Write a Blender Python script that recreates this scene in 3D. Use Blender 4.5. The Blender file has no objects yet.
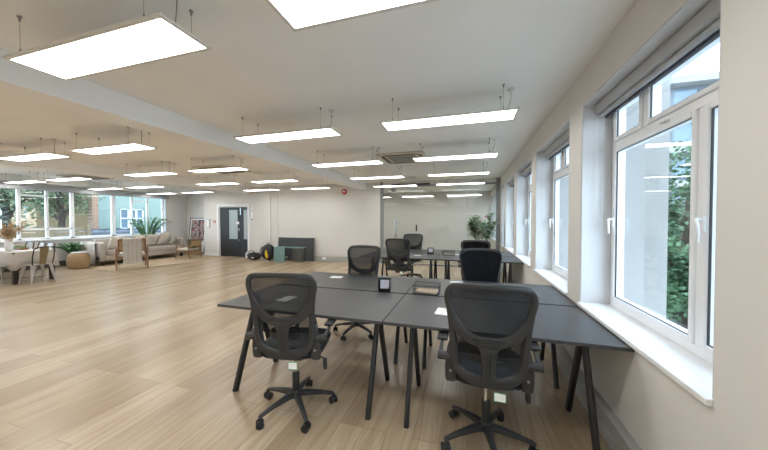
import bpy, bmesh, math, random
from mathutils import Vector, Matrix
C = bpy.context.collection
PI = math.pi
R = math.radians
S = bpy.context.scene

# ------------------------------------------------------------------ camera
cam = bpy.data.cameras.new('camera'); cam.sensor_width = 36; cam.lens = 284/768*36
cam.clip_start = .03; cam.clip_end = 300
co = bpy.data.objects.new('camera', cam); C.objects.link(co)
yaw, pit = R(16.5), R(-1.05)
co.location = (0, 0, 1.5); co.rotation_euler = (PI/2 + pit, 0, yaw)
S.camera = co
# ------------------------------------------------------------------ sky
PANEL = 8.0
w = bpy.data.worlds.new('sky'); S.world = w; w.use_nodes = True
nt = w.node_tree; nt.nodes.clear()
wo = nt.nodes.new('ShaderNodeOutputWorld'); bg = nt.nodes.new('ShaderNodeBackground')
tc = nt.nodes.new('ShaderNodeTexCoord'); nz = nt.nodes.new('ShaderNodeTexNoise'); cr = nt.nodes.new('ShaderNodeValToRGB')
nz.inputs['Scale'].default_value = 2.2; nz.inputs['Detail'].default_value = 5
cr.color_ramp.elements[0].position = .35; cr.color_ramp.elements[0].color = (.46, .69, 1, 1)
cr.color_ramp.elements[1].position = .62; cr.color_ramp.elements[1].color = (.80, .91, 1, 1)
nt.links.new(tc.outputs['Generated'], nz.inputs['Vector']); nt.links.new(nz.outputs['Fac'], cr.inputs['Fac'])
nt.links.new(cr.outputs['Color'], bg.inputs['Color']); nt.links.new(bg.outputs[0], wo.inputs[0])
bg.inputs['Strength'].default_value = 6.3
# ------------------------------------------------------------------ exposure
S.view_settings.view_transform = 'Standard'; S.view_settings.look = 'None'
S.view_settings.exposure = 0.22; S.view_settings.gamma = 1; S.view_settings.use_curve_mapping = False

# ------------------------------------------------------------------ materials
def mat(name, col, rough=.6, metal=0, var=0, scale=8, bump=0, bscale=60, spec=.5, emit=0, stretch=None, sheen=0):
    m = bpy.data.materials.new(name); m.use_nodes = True
    t = m.node_tree; b = t.nodes['Principled BSDF']
    b.inputs['Base Color'].default_value = (*col, 1); b.inputs['Roughness'].default_value = rough
    b.inputs['Metallic'].default_value = metal; b.inputs['Specular IOR Level'].default_value = spec
    if sheen: b.inputs['Sheen Weight'].default_value = sheen
    if emit:
        b.inputs['Emission Color'].default_value = (*col, 1); b.inputs['Emission Strength'].default_value = emit
    if var or bump:
        c = t.nodes.new('ShaderNodeTexCoord'); mp = t.nodes.new('ShaderNodeMapping')
        if stretch: mp.inputs['Scale'].default_value = stretch
        t.links.new(c.outputs['Object'], mp.inputs['Vector'])
    if var:
        n = t.nodes.new('ShaderNodeTexNoise'); n.inputs['Scale'].default_value = scale; n.inputs['Detail'].default_value = 4
        r = t.nodes.new('ShaderNodeValToRGB')
        r.color_ramp.elements[0].position = .3; r.color_ramp.elements[1].position = .7
        r.color_ramp.elements[0].color = (*[max(0, x*(1-var)) for x in col], 1)
        r.color_ramp.elements[1].color = (*[min(1, x*(1+var)) for x in col], 1)
        t.links.new(mp.outputs[0], n.inputs['Vector']); t.links.new(n.outputs['Fac'], r.inputs['Fac'])
        t.links.new(r.outputs[0], b.inputs['Base Color'])
    if bump:
        n = t.nodes.new('ShaderNodeTexNoise'); n.inputs['Scale'].default_value = bscale
        bp = t.nodes.new('ShaderNodeBump'); bp.inputs['Strength'].default_value = bump; bp.inputs['Distance'].default_value = .003
        t.links.new(mp.outputs[0], n.inputs['Vector']); t.links.new(n.outputs['Fac'], bp.inputs['Height'])
        t.links.new(bp.outputs[0], b.inputs['Normal'])
    return m

def glass(name, tint=(.97, .99, .99), boost=1.0):
    m = bpy.data.materials.new(name); m.use_nodes = True; t = m.node_tree; t.nodes.clear()
    o = t.nodes.new('ShaderNodeOutputMaterial'); mx = t.nodes.new('ShaderNodeMixShader')
    tr = t.nodes.new('ShaderNodeBsdfTransparent'); tr.inputs[0].default_value = (*tint, 1)
    gl = t.nodes.new('ShaderNodeBsdfGlossy'); gl.inputs['Roughness'].default_value = 0.0
    g = t.nodes.new('ShaderNodeNewGeometry'); d = t.nodes.new('ShaderNodeVectorMath'); d.operation = 'DOT_PRODUCT'
    t.links.new(g.outputs['Normal'], d.inputs[0]); t.links.new(g.outputs['Incoming'], d.inputs[1])
    def M(op, a, b=None):
        n = t.nodes.new('ShaderNodeMath'); n.operation = op
        for i, v in enumerate((a, b)):
            if v is None: continue
            if isinstance(v, (int, float)): n.inputs[i].default_value = v
            else: t.links.new(v, n.inputs[i])
        return n.outputs[0]
    c = M('ABSOLUTE', d.outputs['Value']); k = M('SUBTRACT', 1.0, c); k = M('POWER', k, 5.0)
    f = M('MULTIPLY', k, .96*boost); f = M('ADD', f, .04*boost)
    t.links.new(f, mx.inputs[0]); t.links.new(tr.outputs[0], mx.inputs[1]); t.links.new(gl.outputs[0], mx.inputs[2])
    t.links.new(mx.outputs[0], o.inputs[0]); return m

def weave(name, col, open_):
    m = bpy.data.materials.new(name); m.use_nodes = True; t = m.node_tree
    b = t.nodes['Principled BSDF']; b.inputs['Base Color'].default_value = (*col, 1); b.inputs['Roughness'].default_value = .85; b.inputs['Specular IOR Level'].default_value = .2
    tr = t.nodes.new('ShaderNodeBsdfTransparent'); mx = t.nodes.new('ShaderNodeMixShader'); mx.inputs[0].default_value = open_
    t.links.new(b.outputs[0], mx.inputs[1]); t.links.new(tr.outputs[0], mx.inputs[2])
    t.links.new(mx.outputs[0], t.nodes['Material Output'].inputs[0]); return m

def planks():
    m = bpy.data.materials.new('oak_planks'); m.use_nodes = True; t = m.node_tree; b = t.nodes['Principled BSDF']
    c = t.nodes.new('ShaderNodeTexCoord'); sp = t.nodes.new('ShaderNodeSeparateXYZ'); cb = t.nodes.new('ShaderNodeCombineXYZ')
    t.links.new(c.outputs['Object'], sp.inputs[0]); t.links.new(sp.outputs['Y'], cb.inputs['X']); t.links.new(sp.outputs['X'], cb.inputs['Y'])
    br = t.nodes.new('ShaderNodeTexBrick'); br.offset = .37; br.offset_frequency = 3
    br.inputs['Scale'].default_value = 1; br.inputs['Brick Width'].default_value = 1.9; br.inputs['Row Height'].default_value = .18
    br.inputs['Mortar Size'].default_value = .0022; br.inputs['Mortar Smooth'].default_value = .3; br.inputs['Bias'].default_value = 0
    br.inputs['Color1'].default_value = (0, 0, 0, 1); br.inputs['Color2'].default_value = (1, 1, 1, 1); br.inputs['Mortar'].default_value = (.5, .5, .5, 1)
    t.links.new(cb.outputs[0], br.inputs['Vector'])
    cr = t.nodes.new('ShaderNodeValToRGB'); e = cr.color_ramp.elements
    e[0].position = 0; e[0].color = (.42, .32, .21, 1); e[1].position = 1; e[1].color = (.555, .44, .305, 1)
    x = e.new(.5); x.color = (.49, .38, .255, 1)
    t.links.new(br.outputs['Color'], cr.inputs['Fac'])
    mp = t.nodes.new('ShaderNodeMapping'); mp.inputs['Scale'].default_value = (1.4, 22, 1)
    nz = t.nodes.new('ShaderNodeTexNoise'); nz.inputs['Scale'].default_value = 1; nz.inputs['Detail'].default_value = 6; nz.inputs['Distortion'].default_value = 1.2
    t.links.new(cb.outputs[0], mp.inputs[0]); t.links.new(mp.outputs[0], nz.inputs['Vector'])
    g = t.nodes.new('ShaderNodeValToRGB'); g.color_ramp.elements[0].position = .3; g.color_ramp.elements[0].color = (.82, .78, .74, 1)
    g.color_ramp.elements[1].position = .65; g.color_ramp.elements[1].color = (1.06, 1.06, 1.05, 1)
    t.links.new(nz.outputs['Fac'], g.inputs['Fac'])
    mu = t.nodes.new('ShaderNodeMix'); mu.data_type = 'RGBA'; mu.blend_type = 'MULTIPLY'; mu.inputs[0].default_value = 1
    t.links.new(cr.outputs[0], mu.inputs[6]); t.links.new(g.outputs[0], mu.inputs[7])
    # knots
    vk = t.nodes.new('ShaderNodeTexVoronoi'); vk.inputs['Scale'].default_value = 1; mk = t.nodes.new('ShaderNodeMapping'); mk.inputs['Scale'].default_value = (1.1, 2.6, 1)
    t.links.new(cb.outputs[0], mk.inputs[0]); t.links.new(mk.outputs[0], vk.inputs['Vector'])
    kr = t.nodes.new('ShaderNodeValToRGB'); kr.color_ramp.elements[0].position = .012; kr.color_ramp.elements[0].color = (.38, .3, .24, 1)
    kr.color_ramp.elements[1].position = .035; kr.color_ramp.elements[1].color = (1, 1, 1, 1)
    t.links.new(vk.outputs['Distance'], kr.inputs['Fac'])
    m3 = t.nodes.new('ShaderNodeMix'); m3.data_type = 'RGBA'; m3.blend_type = 'MULTIPLY'; m3.inputs[0].default_value = 1
    t.links.new(mu.outputs[2], m3.inputs[6]); t.links.new(kr.outputs[0], m3.inputs[7])
    ms = t.nodes.new('ShaderNodeMix'); ms.data_type = 'RGBA'; t.links.new(br.outputs['Fac'], ms.inputs[0])
    t.links.new(m3.outputs[2], ms.inputs[6]); ms.inputs[7].default_value = (.30, .20, .11, 1)
    t.links.new(ms.outputs[2], b.inputs['Base Color'])
    b.inputs['Roughness'].default_value = .27; b.inputs['Specular IOR Level'].default_value = .95
    bp = t.nodes.new('ShaderNodeBump'); bp.inputs['Strength'].default_value = .12; bp.inputs['Distance'].default_value = .002
    t.links.new(nz.outputs['Fac'], bp.inputs['Height']); t.links.new(bp.outputs[0], b.inputs['Normal'])
    return m

def bricks(name, c1, c2, mortar, bw=.22, rh=.075):
    m = bpy.data.materials.new(name); m.use_nodes = True; t = m.node_tree; b = t.nodes['Principled BSDF']
    c = t.nodes.new('ShaderNodeTexCoord'); sp = t.nodes.new('ShaderNodeSeparateXYZ'); cb = t.nodes.new('ShaderNodeCombineXYZ')
    t.links.new(c.outputs['Object'], sp.inputs[0]); t.links.new(sp.outputs['Y'], cb.inputs['X']); t.links.new(sp.outputs['Z'], cb.inputs['Y'])
    br = t.nodes.new('ShaderNodeTexBrick'); br.inputs['Scale'].default_value = 1; br.inputs['Brick Width'].default_value = bw; br.inputs['Row Height'].default_value = rh
    br.inputs['Mortar Size'].default_value = .008
    for k, v in (('Color1', c1), ('Color2', c2), ('Mortar', mortar)): br.inputs[k].default_value = (*v, 1)
    t.links.new(cb.outputs[0], br.inputs['Vector']); t.links.new(br.outputs['Color'], b.inputs['Base Color']); b.inputs['Roughness'].default_value = .8
    return m

M = {}
M['floor'] = planks()
M['ceil'] = mat('ceiling_paint', (.92, .91, .88), .85, var=.02, scale=1.5, bump=.15, bscale=40)
M['wall'] = mat('wall_paint', (.74, .72, .68), .8, var=.015, scale=2, bump=.1, bscale=50)
M['white'] = mat('white_gloss_paint', (.86, .87, .87), .35, var=.01)
M['upvc'] = mat('white_window_plastic', (.90, .91, .93), .3, var=.01)
M['reveal'] = mat('white_reveal_paint', (.68, .69, .70), .55, var=.01)
M['skirt'] = mat('grey_trunking', (.42, .42, .40), .45, var=.04)
M['panel_frame'] = mat('panel_frame_white', (.72, .69, .64), .4, var=.02)
M['diffuser'] = mat('panel_diffuser', (1, .985, .96), .5, emit=PANEL)
M['wire'] = mat('suspension_steel', (.28, .26, .24), .4, metal=.6, var=.1)
M['desk'] = mat('desk_black_laminate', (.052, .053, .056), .36, var=.12, scale=30, bump=.06, bscale=300)
M['deskedge'] = mat('desk_black_leg_steel', (.014, .014, .015), .42, var=.1)
M['plastic'] = mat('chair_black_plastic', (.030, .030, .030), .42, var=.08, bump=.1, bscale=200)
M['fabric'] = mat('chair_black_fabric', (.008, .009, .011), .9, var=.2, scale=100, bump=.3, bscale=400, sheen=.1)
M['meshf'] = weave('chair_mesh_weave', (.020, .021, .022), .42)
M['meshd'] = weave('chair_mesh_weave_dense', (.004, .005, .008), .12)
M['chrome'] = mat('chrome', (.7, .7, .7), .15, metal=1, var=.02)
M['black'] = mat('black_rubber', (.012, .012, .012), .5, var=.1)
M['paper'] = mat('white_paper', (.85, .85, .83), .7, var=.02)
M['glass'] = glass('window_glass')
M['pglass'] = glass('partition_glass', (.965, .985, .975), 1.2)
M['green'] = mat('green_label_border', (.05, .30, .10), .6, var=.05)
M['red'] = mat('red_plastic', (.45, .03, .02), .4, var=.05)
M['darkgrey'] = mat('door_charcoal_paint', (.022, .025, .029), .45, var=.06)
M['frost'] = mat('door_frosted_glass', (.42, .50, .50), .35, var=.04, scale=3)
M['alu'] = mat('brushed_aluminium', (.32, .33, .34), .4, metal=.7, var=.05)
M['blind'] = mat('grey_blind_fabric', (.42, .43, .44), .6, var=.04)
M['blinddark'] = mat('dark_blind_bar', (.05, .05, .07), .5, var=.04)
M['sofa'] = mat('sofa_grey_fabric', (.44, .40, .355), .9, var=.06, scale=60, bump=.4, bscale=200)
M['cushion'] = mat('cream_cushion_fabric', (.66, .60, .52), .9, var=.12, scale=25, bump=.4, bscale=150)
M['throw'] = mat('cream_throw_knit', (.60, .56, .50), .95, var=.08, scale=40, bump=.6, bscale=120)
M['fluffy'] = mat('ivory_fluffy_wool', (.74, .68, .60), .95, var=.25, scale=30, bump=.8, bscale=60)
M['wicker'] = mat('woven_jute', (.42, .29, .16), .9, var=.25, scale=60, bump=.8, bscale=90, stretch=(1, 1, 3))
M['wood'] = mat('walnut_wood', (.25, .13, .06), .45, var=.2, scale=12, stretch=(1, 1, 8))
M['olive'] = mat('olive_brown_wood', (.20, .15, .07), .5, var=.1)
M['canework'] = mat('cane_webbing', (.48, .35, .20), .8, var=.15, scale=80)
M['rug'] = mat('beige_jute_rug', (.46, .35, .23), .95, var=.15, scale=60, bump=.6, bscale=120)
M['cloth'] = mat('linen_tablecloth', (.50, .455, .40), .9, var=.06, scale=30, bump=.3, bscale=200)
M['runner'] = mat('white_table_runner', (.82, .83, .84), .7, var=.02)
M['dkwood'] = mat('dark_table_legs', (.03, .016, .010), .5, var=.1)
M['tolix'] = mat('pale_metal_seat', (.42, .40, .37), .35, metal=.4, var=.06)
M['darkmetal'] = mat('dark_bronze_metal', (.035, .028, .028), .4, metal=.5, var=.1)
M['vase'] = mat('white_ceramic', (.75, .74, .72), .35, var=.03)
M['pampas'] = mat('dried_pampas', (.55, .38, .20), .9, var=.2, scale=20)
M['leaf'] = mat('palm_leaf_green', (.11, .26, .08), .5, var=.4, scale=6)
M['leafb'] = mat('rubber_leaf_variegated', (.34, .44, .28), .35, var=.6, scale=9)
M['leafp'] = mat('pink_young_leaf', (.62, .30, .24), .5, var=.2)
M['stem'] = mat('plant_stem', (.16, .10, .05), .7, var=.2)
M['pot'] = mat('white_plant_pot', (.6, .58, .55), .5, var=.04)
M['soil'] = mat('potting_soil', (.03, .02, .014), .95, var=.3)
M['artdark'] = mat('poster_black_frame', (.012, .012, .012), .4, var=.05)
M['bagblk'] = mat('black_nylon', (.010, .010, .011), .6, var=.3, scale=12, bump=.6, bscale=25)
M['yellow'] = mat('yellow_nylon', (.70, .48, .02), .6, var=.1)
M['clearbag'] = mat('pale_plastic_bag', (.55, .55, .56), .4, var=.3, scale=10, bump=.8, bscale=20)
M['slate'] = mat('dark_grey_board', (.045, .047, .050), .5, var=.08)
M['teal'] = mat('teal_painted_metal', (.16, .28, .27), .4, var=.04)
M['acrylic'] = glass('clear_acrylic', (.80, .84, .84), 1.8)
M['lilac'] = mat('pale_lilac_card', (.62, .62, .72), .5, var=.03)
M['buff'] = mat('buff_envelopes', (.60, .46, .32), .8, var=.06)
M['smoke'] = glass('smoky_acrylic', (.30, .30, .32), 1.5)
# outside
M['concrete'] = mat('pale_stone_cladding', (.27, .265, .25), .85, var=.08, scale=3, bump=.3, bscale=20)
M['asphalt'] = mat('grey_ground', (.42, .42, .41), .9, var=.1)
M['treeleaf'] = mat('tree_foliage', (.050, .105, .045), .6, var=.5, scale=1.5)
M['treeleaf2'] = mat('olive_tree_foliage', (.11, .16, .08), .6, var=.5, scale=1.5)
M['autumn'] = mat('ochre_ivy', (.34, .23, .11), .8, var=.35, scale=3)
M['bark'] = mat('bark', (.05, .037, .03), .9, var=.3)
M['fence'] = mat('timber_fence', (.22, .165, .10), .8, var=.2, scale=3, stretch=(1, 1, 14))
M['green_brick'] = bricks('green_painted_brick', (.19, .245, .21), (.205, .26, .225), (.165, .215, .185))
M['brick'] = bricks('brown_brick', (.30, .15, .08), (.24, .12, .07), (.3, .25, .2))
M['tanbrick'] = bricks('ochre_brick', (.32, .22, .12), (.28, .19, .10), (.30, .22, .14))
M['roofblue'] = mat('grey_blue_roof_sheet', (.14, .17, .21), .5, var=.05)
M['facade'] = mat('office_facade_panels', (.12, .135, .155), .6, var=.05)
M['facadegl'] = mat('office_facade_glass', (.13, .19, .23), .12, var=.3, scale=.6)
M['hedge'] = mat('hedge_leaves', (.15, .22, .06), .7, var=.5, scale=3)

# ------------------------------------------------------------------ mesh helpers
class MB:
    def __init__(s): s.bm = bmesh.new()
    def box(s, a, b, bev=0, seg=2, mtx=None):
        t = bmesh.new(); bmesh.ops.create_cube(t, size=1)
        sc = [abs(b[i]-a[i]) for i in range(3)]; ce = [(a[i]+b[i])/2 for i in range(3)]
        for v in t.verts: v.co = Vector((v.co.x*sc[0]+ce[0], v.co.y*sc[1]+ce[1], v.co.z*sc[2]+ce[2]))
        if bev: bmesh.ops.bevel(t, geom=t.edges[:]+t.verts[:], offset=min(bev, min(sc)*.49), segments=seg, profile=.5, affect='EDGES')
        return s.add(t, mtx)
    def add(s, t, mtx=None):
        if mtx is not None: bmesh.ops.transform(t, matrix=mtx, verts=t.verts[:])
        me = bpy.data.meshes.new('t'); t.to_mesh(me); t.free(); s.bm.from_mesh(me); bpy.data.meshes.remove(me); return s
    def tube(s, pts, r, n=10, closed=False, caps=True, flat=None, front=None):
        """sweep; r number or list; flat=(w,d) list or tuple for flattened sections with direction front"""
        pts = [Vector(p) for p in pts]; N = len(pts); rings = []
        up = None
        for i, p in enumerate(pts):
            a = pts[(i-1) % N] if (closed or i > 0) else p; b = pts[(i+1) % N] if (closed or i < N-1) else p
            t = (b-a).normalized()
            if front is not None:
                f = (Vector(front) - t*Vector(front).dot(t)).normalized()
            else:
                if up is None: up = Vector((0, 0, 1)) if abs(t.z) < .9 else Vector((0, 1, 0))
                f = (up - t*up.dot(t)).normalized(); up = f
            sd = t.cross(f)
            if flat is not None:
                wd, dp = flat[i] if isinstance(flat, list) else flat
            else:
                rr = r[i] if isinstance(r, (list, tuple)) else r; wd = dp = 2*rr
            ring = []
            for k in range(n):
                an = 2*PI*k/n; ca, sa = math.cos(an), math.sin(an)
                if flat is not None:
                    ca = math.copysign(abs(ca)**.6, ca); sa = math.copysign(abs(sa)**.6, sa)
                ring.append(s.bm.verts.new(p + sd*(wd/2*ca) + f*(dp/2*sa)))
            rings.append(ring)
        L = N if closed else N-1
        for i in range(L):
            A, B = rings[i], rings[(i+1) % N]
            for k in range(n): s.bm.faces.new((A[k], A[(k+1) % n], B[(k+1) % n], B[k]))
        if caps and not closed:
            s.bm.faces.new(rings[0][::-1]); s.bm.faces.new(rings[-1])
        return s
    def cyl(s, a, b, r, r2=None, n=16): return s.tube([a, b], [r, r if r2 is None else r2], n)
    def lathe(s, prof, n=24, c=(0, 0, 0)):
        rings = []
        for r, z in prof:
            rings.append([s.bm.verts.new((c[0]+max(r, 1e-4)*math.cos(2*PI*k/n), c[1]+max(r, 1e-4)*math.sin(2*PI*k/n), c[2]+z)) for k in range(n)])
        for A, B in zip(rings, rings[1:]):
            for k in range(n): s.bm.faces.new((A[k], A[(k+1) % n], B[(k+1) % n], B[k]))
        s.bm.faces.new(rings[0][::-1]); s.bm.faces.new(rings[-1]); return s
    def grid(s, fn, nu, nv, thick=0, tdir=None):
        V = [[s.bm.verts.new(fn(i/nu, j/nv)) for j in range(nv+1)] for i in range(nu+1)]
        for i in range(nu):
            for j in range(nv): s.bm.faces.new((V[i][j], V[i+1][j], V[i+1][j+1], V[i][j+1]))
        if thick:
            td = Vector(tdir)*thick
            W = [[s.bm.verts.new(Vector(v.co)+td) for v in r] for r in V]
            for i in range(nu):
                for j in range(nv): s.bm.faces.new((W[i][j+1], W[i+1][j+1], W[i+1][j], W[i][j]))
            for i in range(nu):
                s.bm.faces.new((V[i][0], W[i][0], W[i+1][0], V[i+1][0])); s.bm.faces.new((V[i+1][nv], W[i+1][nv], W[i][nv], V[i][nv]))
            for j in range(nv):
                s.bm.faces.new((V[0][j+1], W[0][j+1], W[0][j], V[0][j])); s.bm.faces.new((V[nu][j], W[nu][j], W[nu][j+1], V[nu][j+1]))
        return s
    def ball(s, c, r, sub=2, sq=(1, 1, 1), noise=0, rnd=random):
        t = bmesh.new(); bmesh.ops.create_icosphere(t, subdivisions=sub, radius=1)
        for v in t.verts:
            k = r*(1+noise*(rnd.random()-.5)); v.co = Vector((c[0]+v.co.x*k*sq[0], c[1]+v.co.y*k*sq[1], c[2]+v.co.z*k*sq[2]))
        return s.add(t)
    def prism(s, outline, z0, z1):
        a = [s.bm.verts.new((x, y, z0)) for x, y in outline]; b = [s.bm.verts.new((x, y, z1)) for x, y in outline]
        n = len(a); s.bm.faces.new(a[::-1]); s.bm.faces.new(b)
        for i in range(n): s.bm.faces.new((a[i], a[(i+1) % n], b[(i+1) % n], b[i]))
        return s
    def build(s, name, m, parent=None, smooth=None, bevel=0, subd=0, label=None):
        bmesh.ops.recalc_face_normals(s.bm, faces=s.bm.faces[:])
        me = bpy.data.meshes.new(name); s.bm.to_mesh(me); s.bm.free(); me.materials.append(m)
        o = bpy.data.objects.new(name, me); C.objects.link(o)
        if parent is not None: o.parent = parent
        if smooth is not None:
            for p in me.polygons: p.use_smooth = True
            try: me.set_sharp_from_angle(angle=R(smooth))
            except Exception: pass
        if bevel:
            b = o.modifiers.new('bevel', 'BEVEL'); b.width = bevel; b.segments = 2; b.limit_method = 'ANGLE'
        if subd:
            b = o.modifiers.new('sub', 'SUBSURF'); b.levels = subd; b.render_levels = subd
        if label: o['label'] = label
        return o

def thing(name, label, cat, loc=(0, 0, 0), rz=0, group=None):
    o = bpy.data.objects.new(name, None); C.objects.link(o); o.empty_display_size = .1
    o.location = loc; o.rotation_euler = (0, 0, rz); o['label'] = label; o['category'] = cat
    if group: o['group'] = group
    return o
def tag(o, label, cat, group=None):
    o['label'] = label; o['category'] = cat
    if group: o['group'] = group
    return o
def struct(name, mb, m, parent=None, **k):
    o = mb.build(name, m, parent, **k)
    if parent is None: o['kind'] = 'structure'
    return o
def dup(o, loc=None, rz=None, label=None, parent=None):
    c = o.copy(); C.objects.link(c)
    if loc is not None: c.location = loc
    if rz is not None: c.rotation_euler = (0, 0, rz)
    if label: c['label'] = label
    if parent is not None: c.parent = parent
    for ch in list(o.children): dup(ch, parent=c)
    return c

# ================================================================== ROOM SHELL
XR, XL, YF, YB, ZC = .95, -12.7, 9.3, -3.6, 2.79
HEAD, SILL = 2.5, .775
struct('floor', MB().box((XL-.3, YB-.2, -.2), (XR+.35, 13.8, 0)), M['floor'])
struct('ceiling', MB().box((XL-.3, YB-.2, ZC), (XR+.35, 13.8, ZC+.25)), M['ceil'])
wins = [(-2.04, -.61), (-.29, 1.14), (1.46, 2.89), (3.21, 4.64), (4.96, 6.39), (6.71, 8.14), (8.46, 9.12), (10.2, 11.63), (11.9, 13.3)]  # windows behind the camera and farther inner-room one are added for daylight
m = MB()
m.box((XR, YB, 0), (XR+.35, 13.6, SILL-.03)); m.box((XR, YB, HEAD), (XR+.35, 13.6, ZC))
edges = [YB] + [e for w_ in wins for e in w_] + [13.6]
for i in range(0, len(edges), 2): m.box((XR, edges[i], SILL-.03), (XR+.35, edges[i+1], HEAD))
struct('wall_right', m, M['wall'])
# far wall with door opening
DX0, DX1, DZ = -9.84, -8.40, 2.04
m = MB(); m.box((-10.64, YF, 0), (DX0, YF+.2, ZC)); m.box((DX1, YF, 0), (-2.90, YF+.2, ZC)); m.box((DX0, YF, DZ), (DX1, YF+.2, ZC))
m.box((DX0, YF+.16, 0), (DX1, YF+.2, DZ))
m.box((-8.02, YF-.03, 0), (-7.0, YF, ZC)); m.box((-7.62, YF-.10, 0), (-7.30, YF-.03, ZC))
struct('wall_far', m, M['wall'])
m = MB(); m.box((XL, 10.2, 0), (-10.45, 10.4, ZC)); m.box((-10.64, YF+.2, 0), (-10.45, 10.2, ZC)); m.box((-12.0, 10.14, 0), (-11.2, 10.2, ZC))
struct('wall_alcove', m, M['wall'])
struct('wall_back', MB().box((XL, YB-.2, 0), (XR, YB, ZC)), M['wall'])
# room beyond the glass
m = MB(); m.box((-4.6, 13.4, 0), (XR, 13.6, ZC)); m.box((-4.8, YF+.2, 0), (-4.6, 13.6, ZC))
struct('wall_inner_room', m, M['wall'])
struct('trim_9', MB().box((-4.58, 13.37, 0), (XR-.01, 13.4, .12)), M['skirt'])
# left wall with the long window
LY0, LY1, LZ0, LZ1 = 1.2, 9.22, .88, 2.52
m = MB(); m.box((XL-.28, YB, 0), (XL, 10.4, LZ0-.02)); m.box((XL-.28, YB, LZ1), (XL, 10.4, ZC)); m.box((XL-.28, YB, LZ0-.02), (XL, LY0, LZ1)); m.box((XL-.28, LY1, LZ0-.02), (XL, 10.4, LZ1))
struct('wall_left', m, M['wall'])
# beams
struct('trim_1', MB().box((-3.69, YB, 2.55), (-3.38, YF, ZC)), M['ceil'], bevel=.006)
struct('trim_2', MB().box((-8.62, YB, 2.55), (-8.31, YF, ZC)), M['ceil'], bevel=.006)
struct('trim_3', MB().box((XL, YB, 2.62), (-12.35, 10.2, ZC)), M['ceil'], bevel=.006)
# skirtings and trunking
struct('baseboard_far', MB().box((-7.0, YF-.05, .0), (-2.92, YF, .17)).box((-7.0, YF-.055, .155), (-2.92, YF, .17)), M['skirt'], bevel=.004)
m = MB()
m.box((-10.64, YF-.02, 0), (DX0-.09, YF, .12)); m.box((DX1+.09, YF-.02, 0), (-8.02, YF, .12)); m.box((XL, 10.18, 0), (-12.0, 10.2, .12))
struct('baseboard_alcove', m, M['white'], bevel=.003)
m = MB().box((XR-.055, YB, .0), (XR, 9.2, .10)).box((XR-.048, YB, .10), (XR, 9.2, .19)).box((XR-.058, YB, .185), (XR, 9.2, .20))
t_ = struct('baseboard_right', m, M['skirt'], bevel=.003)
struct('baseboard_left', MB().box((XL, YB, 0), (XL+.06, 10.1, .17)), mat('dark_skirting', (.10, .09, .08), .6, var=.05), bevel=.003)
# door 1
m = MB()
m.box((DX0-.09, YF-.035, 0), (DX0, YF, DZ+.09)); m.box((DX1, YF-.035, 0), (DX1+.09, YF, DZ+.09)); m.box((DX0, YF-.035, DZ), (DX1, YF, DZ+.09))
m.box((DX0, YF, 0), (DX0+.03, YF+.16, DZ)); m.box((DX1-.03, YF, 0), (DX1, YF+.16, DZ)); m.box((DX0, YF, DZ-.03), (DX1, YF+.16, DZ))
struct('trim_4', m, M['white'], bevel=.004)
def door(name, x0, x1, gx0, gx1, label):
    y0, y1 = YF+.03, YF+.075; z0, z1 = .72, 1.90
    m = MB(); m.box((x0, y0, .01), (gx0, y1, DZ-.04)); m.box((gx1, y0, .01), (x1, y1, DZ-.04)); m.box((gx0, y0, .01), (gx1, y1, z0)); m.box((gx0, y0, z1), (gx1, y1, DZ-.04))
    d = struct(name, m, M['darkgrey'], bevel=.003)
    MB().box((gx0, y0+.015, z0), (gx1, y1-.015, z1)).build('frosted_pane', M['frost'], d)
    g = MB()
    for a, b, c_, e in ((gx0-.02, gx0, z0-.02, z1+.02), (gx1, gx1+.02, z0-.02, z1+.02)): g.box((a, y0-.008, c_), (b, y0, e))
    g.box((gx0, y0-.008, z0-.02), (gx1, y0, z0)); g.box((gx0, y0-.008, z1), (gx1, y0, z1+.02)); g.build('glazing_bead', M['darkgrey'], d)
    return d
d1 = door('door_1', DX0+.03, -8.83, -9.38, -8.93, '')
MB().cyl((-8.86, YF+.02, .98), (-8.86, YF-.03, .98), .012).tube([(-8.86, YF-.03, .98), (-8.98, YF-.03, .98)], .011).build('door_handle', M['chrome'], d1, smooth=40)
MB().box((-8.885, YF+.022, .62), (-8.84, YF+.03, .72), .004).box((-8.885, YF+.022, 1.06), (-8.84, YF+.03, 1.16), .004).build('lock_plate', M['chrome'], d1)
MB().box((-9.0, YF+.02, 1.32), (-8.86, YF+.028, 1.42)).build('door_notice', M['paper'], d1)
d2 = door('door_2', -8.825, DX1-.03, -8.66, -8.46, '')
MB().box((-8.80, YF+.015, 1.70), (-8.775, YF+.03, 1.98), .003).build('flush_bolt', M['chrome'], d2)

# ---- glass partition
GX0, GX1, GZ = -2.90, .82, 2.60
gp = MB(); gp.box((GX0, YF+.02, 0), (GX0+.10, YF+.12, ZC)); gp.box((GX1, YF+.02, 0), (GX1+.12, YF+.12, ZC))
gp.box((GX0+.10, YF+.03, GZ), (GX1, YF+.10, GZ+.055)); gp.box((GX0+.10, YF+.04, 0), (GX1, YF+.10, .04))
struct('trim_5', gp, M['alu'], bevel=.003)
m = MB(); m.box((GX0, YF+.03, GZ+.055), (GX1+.12, YF+.11, ZC)); m.box((GX1+.12, YF+.02, 0), (XR, YF+.12, ZC))
struct('trim_6', m, M['wall'])
wg = struct('window_20', MB().box((GX0+.10, YF+.065, .04), (-2.52, YF+.077, GZ)), M['pglass'])
wg2 = struct('window_21', MB().box((-1.56, YF+.065, .04), (-.35, YF+.077, GZ)).box((-.345, YF+.065, .04), (GX1, YF+.077, GZ)), M['pglass'])
gd = struct('door_3', MB().box((-2.51, YF+.050, .045), (-1.57, YF+.062, GZ-.02)), M['pglass'])
m = MB()
for s_ in (-.045, .11): m.cyl((-2.36, YF+s_, .88), (-2.36, YF+s_, 1.50), .013)
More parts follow.
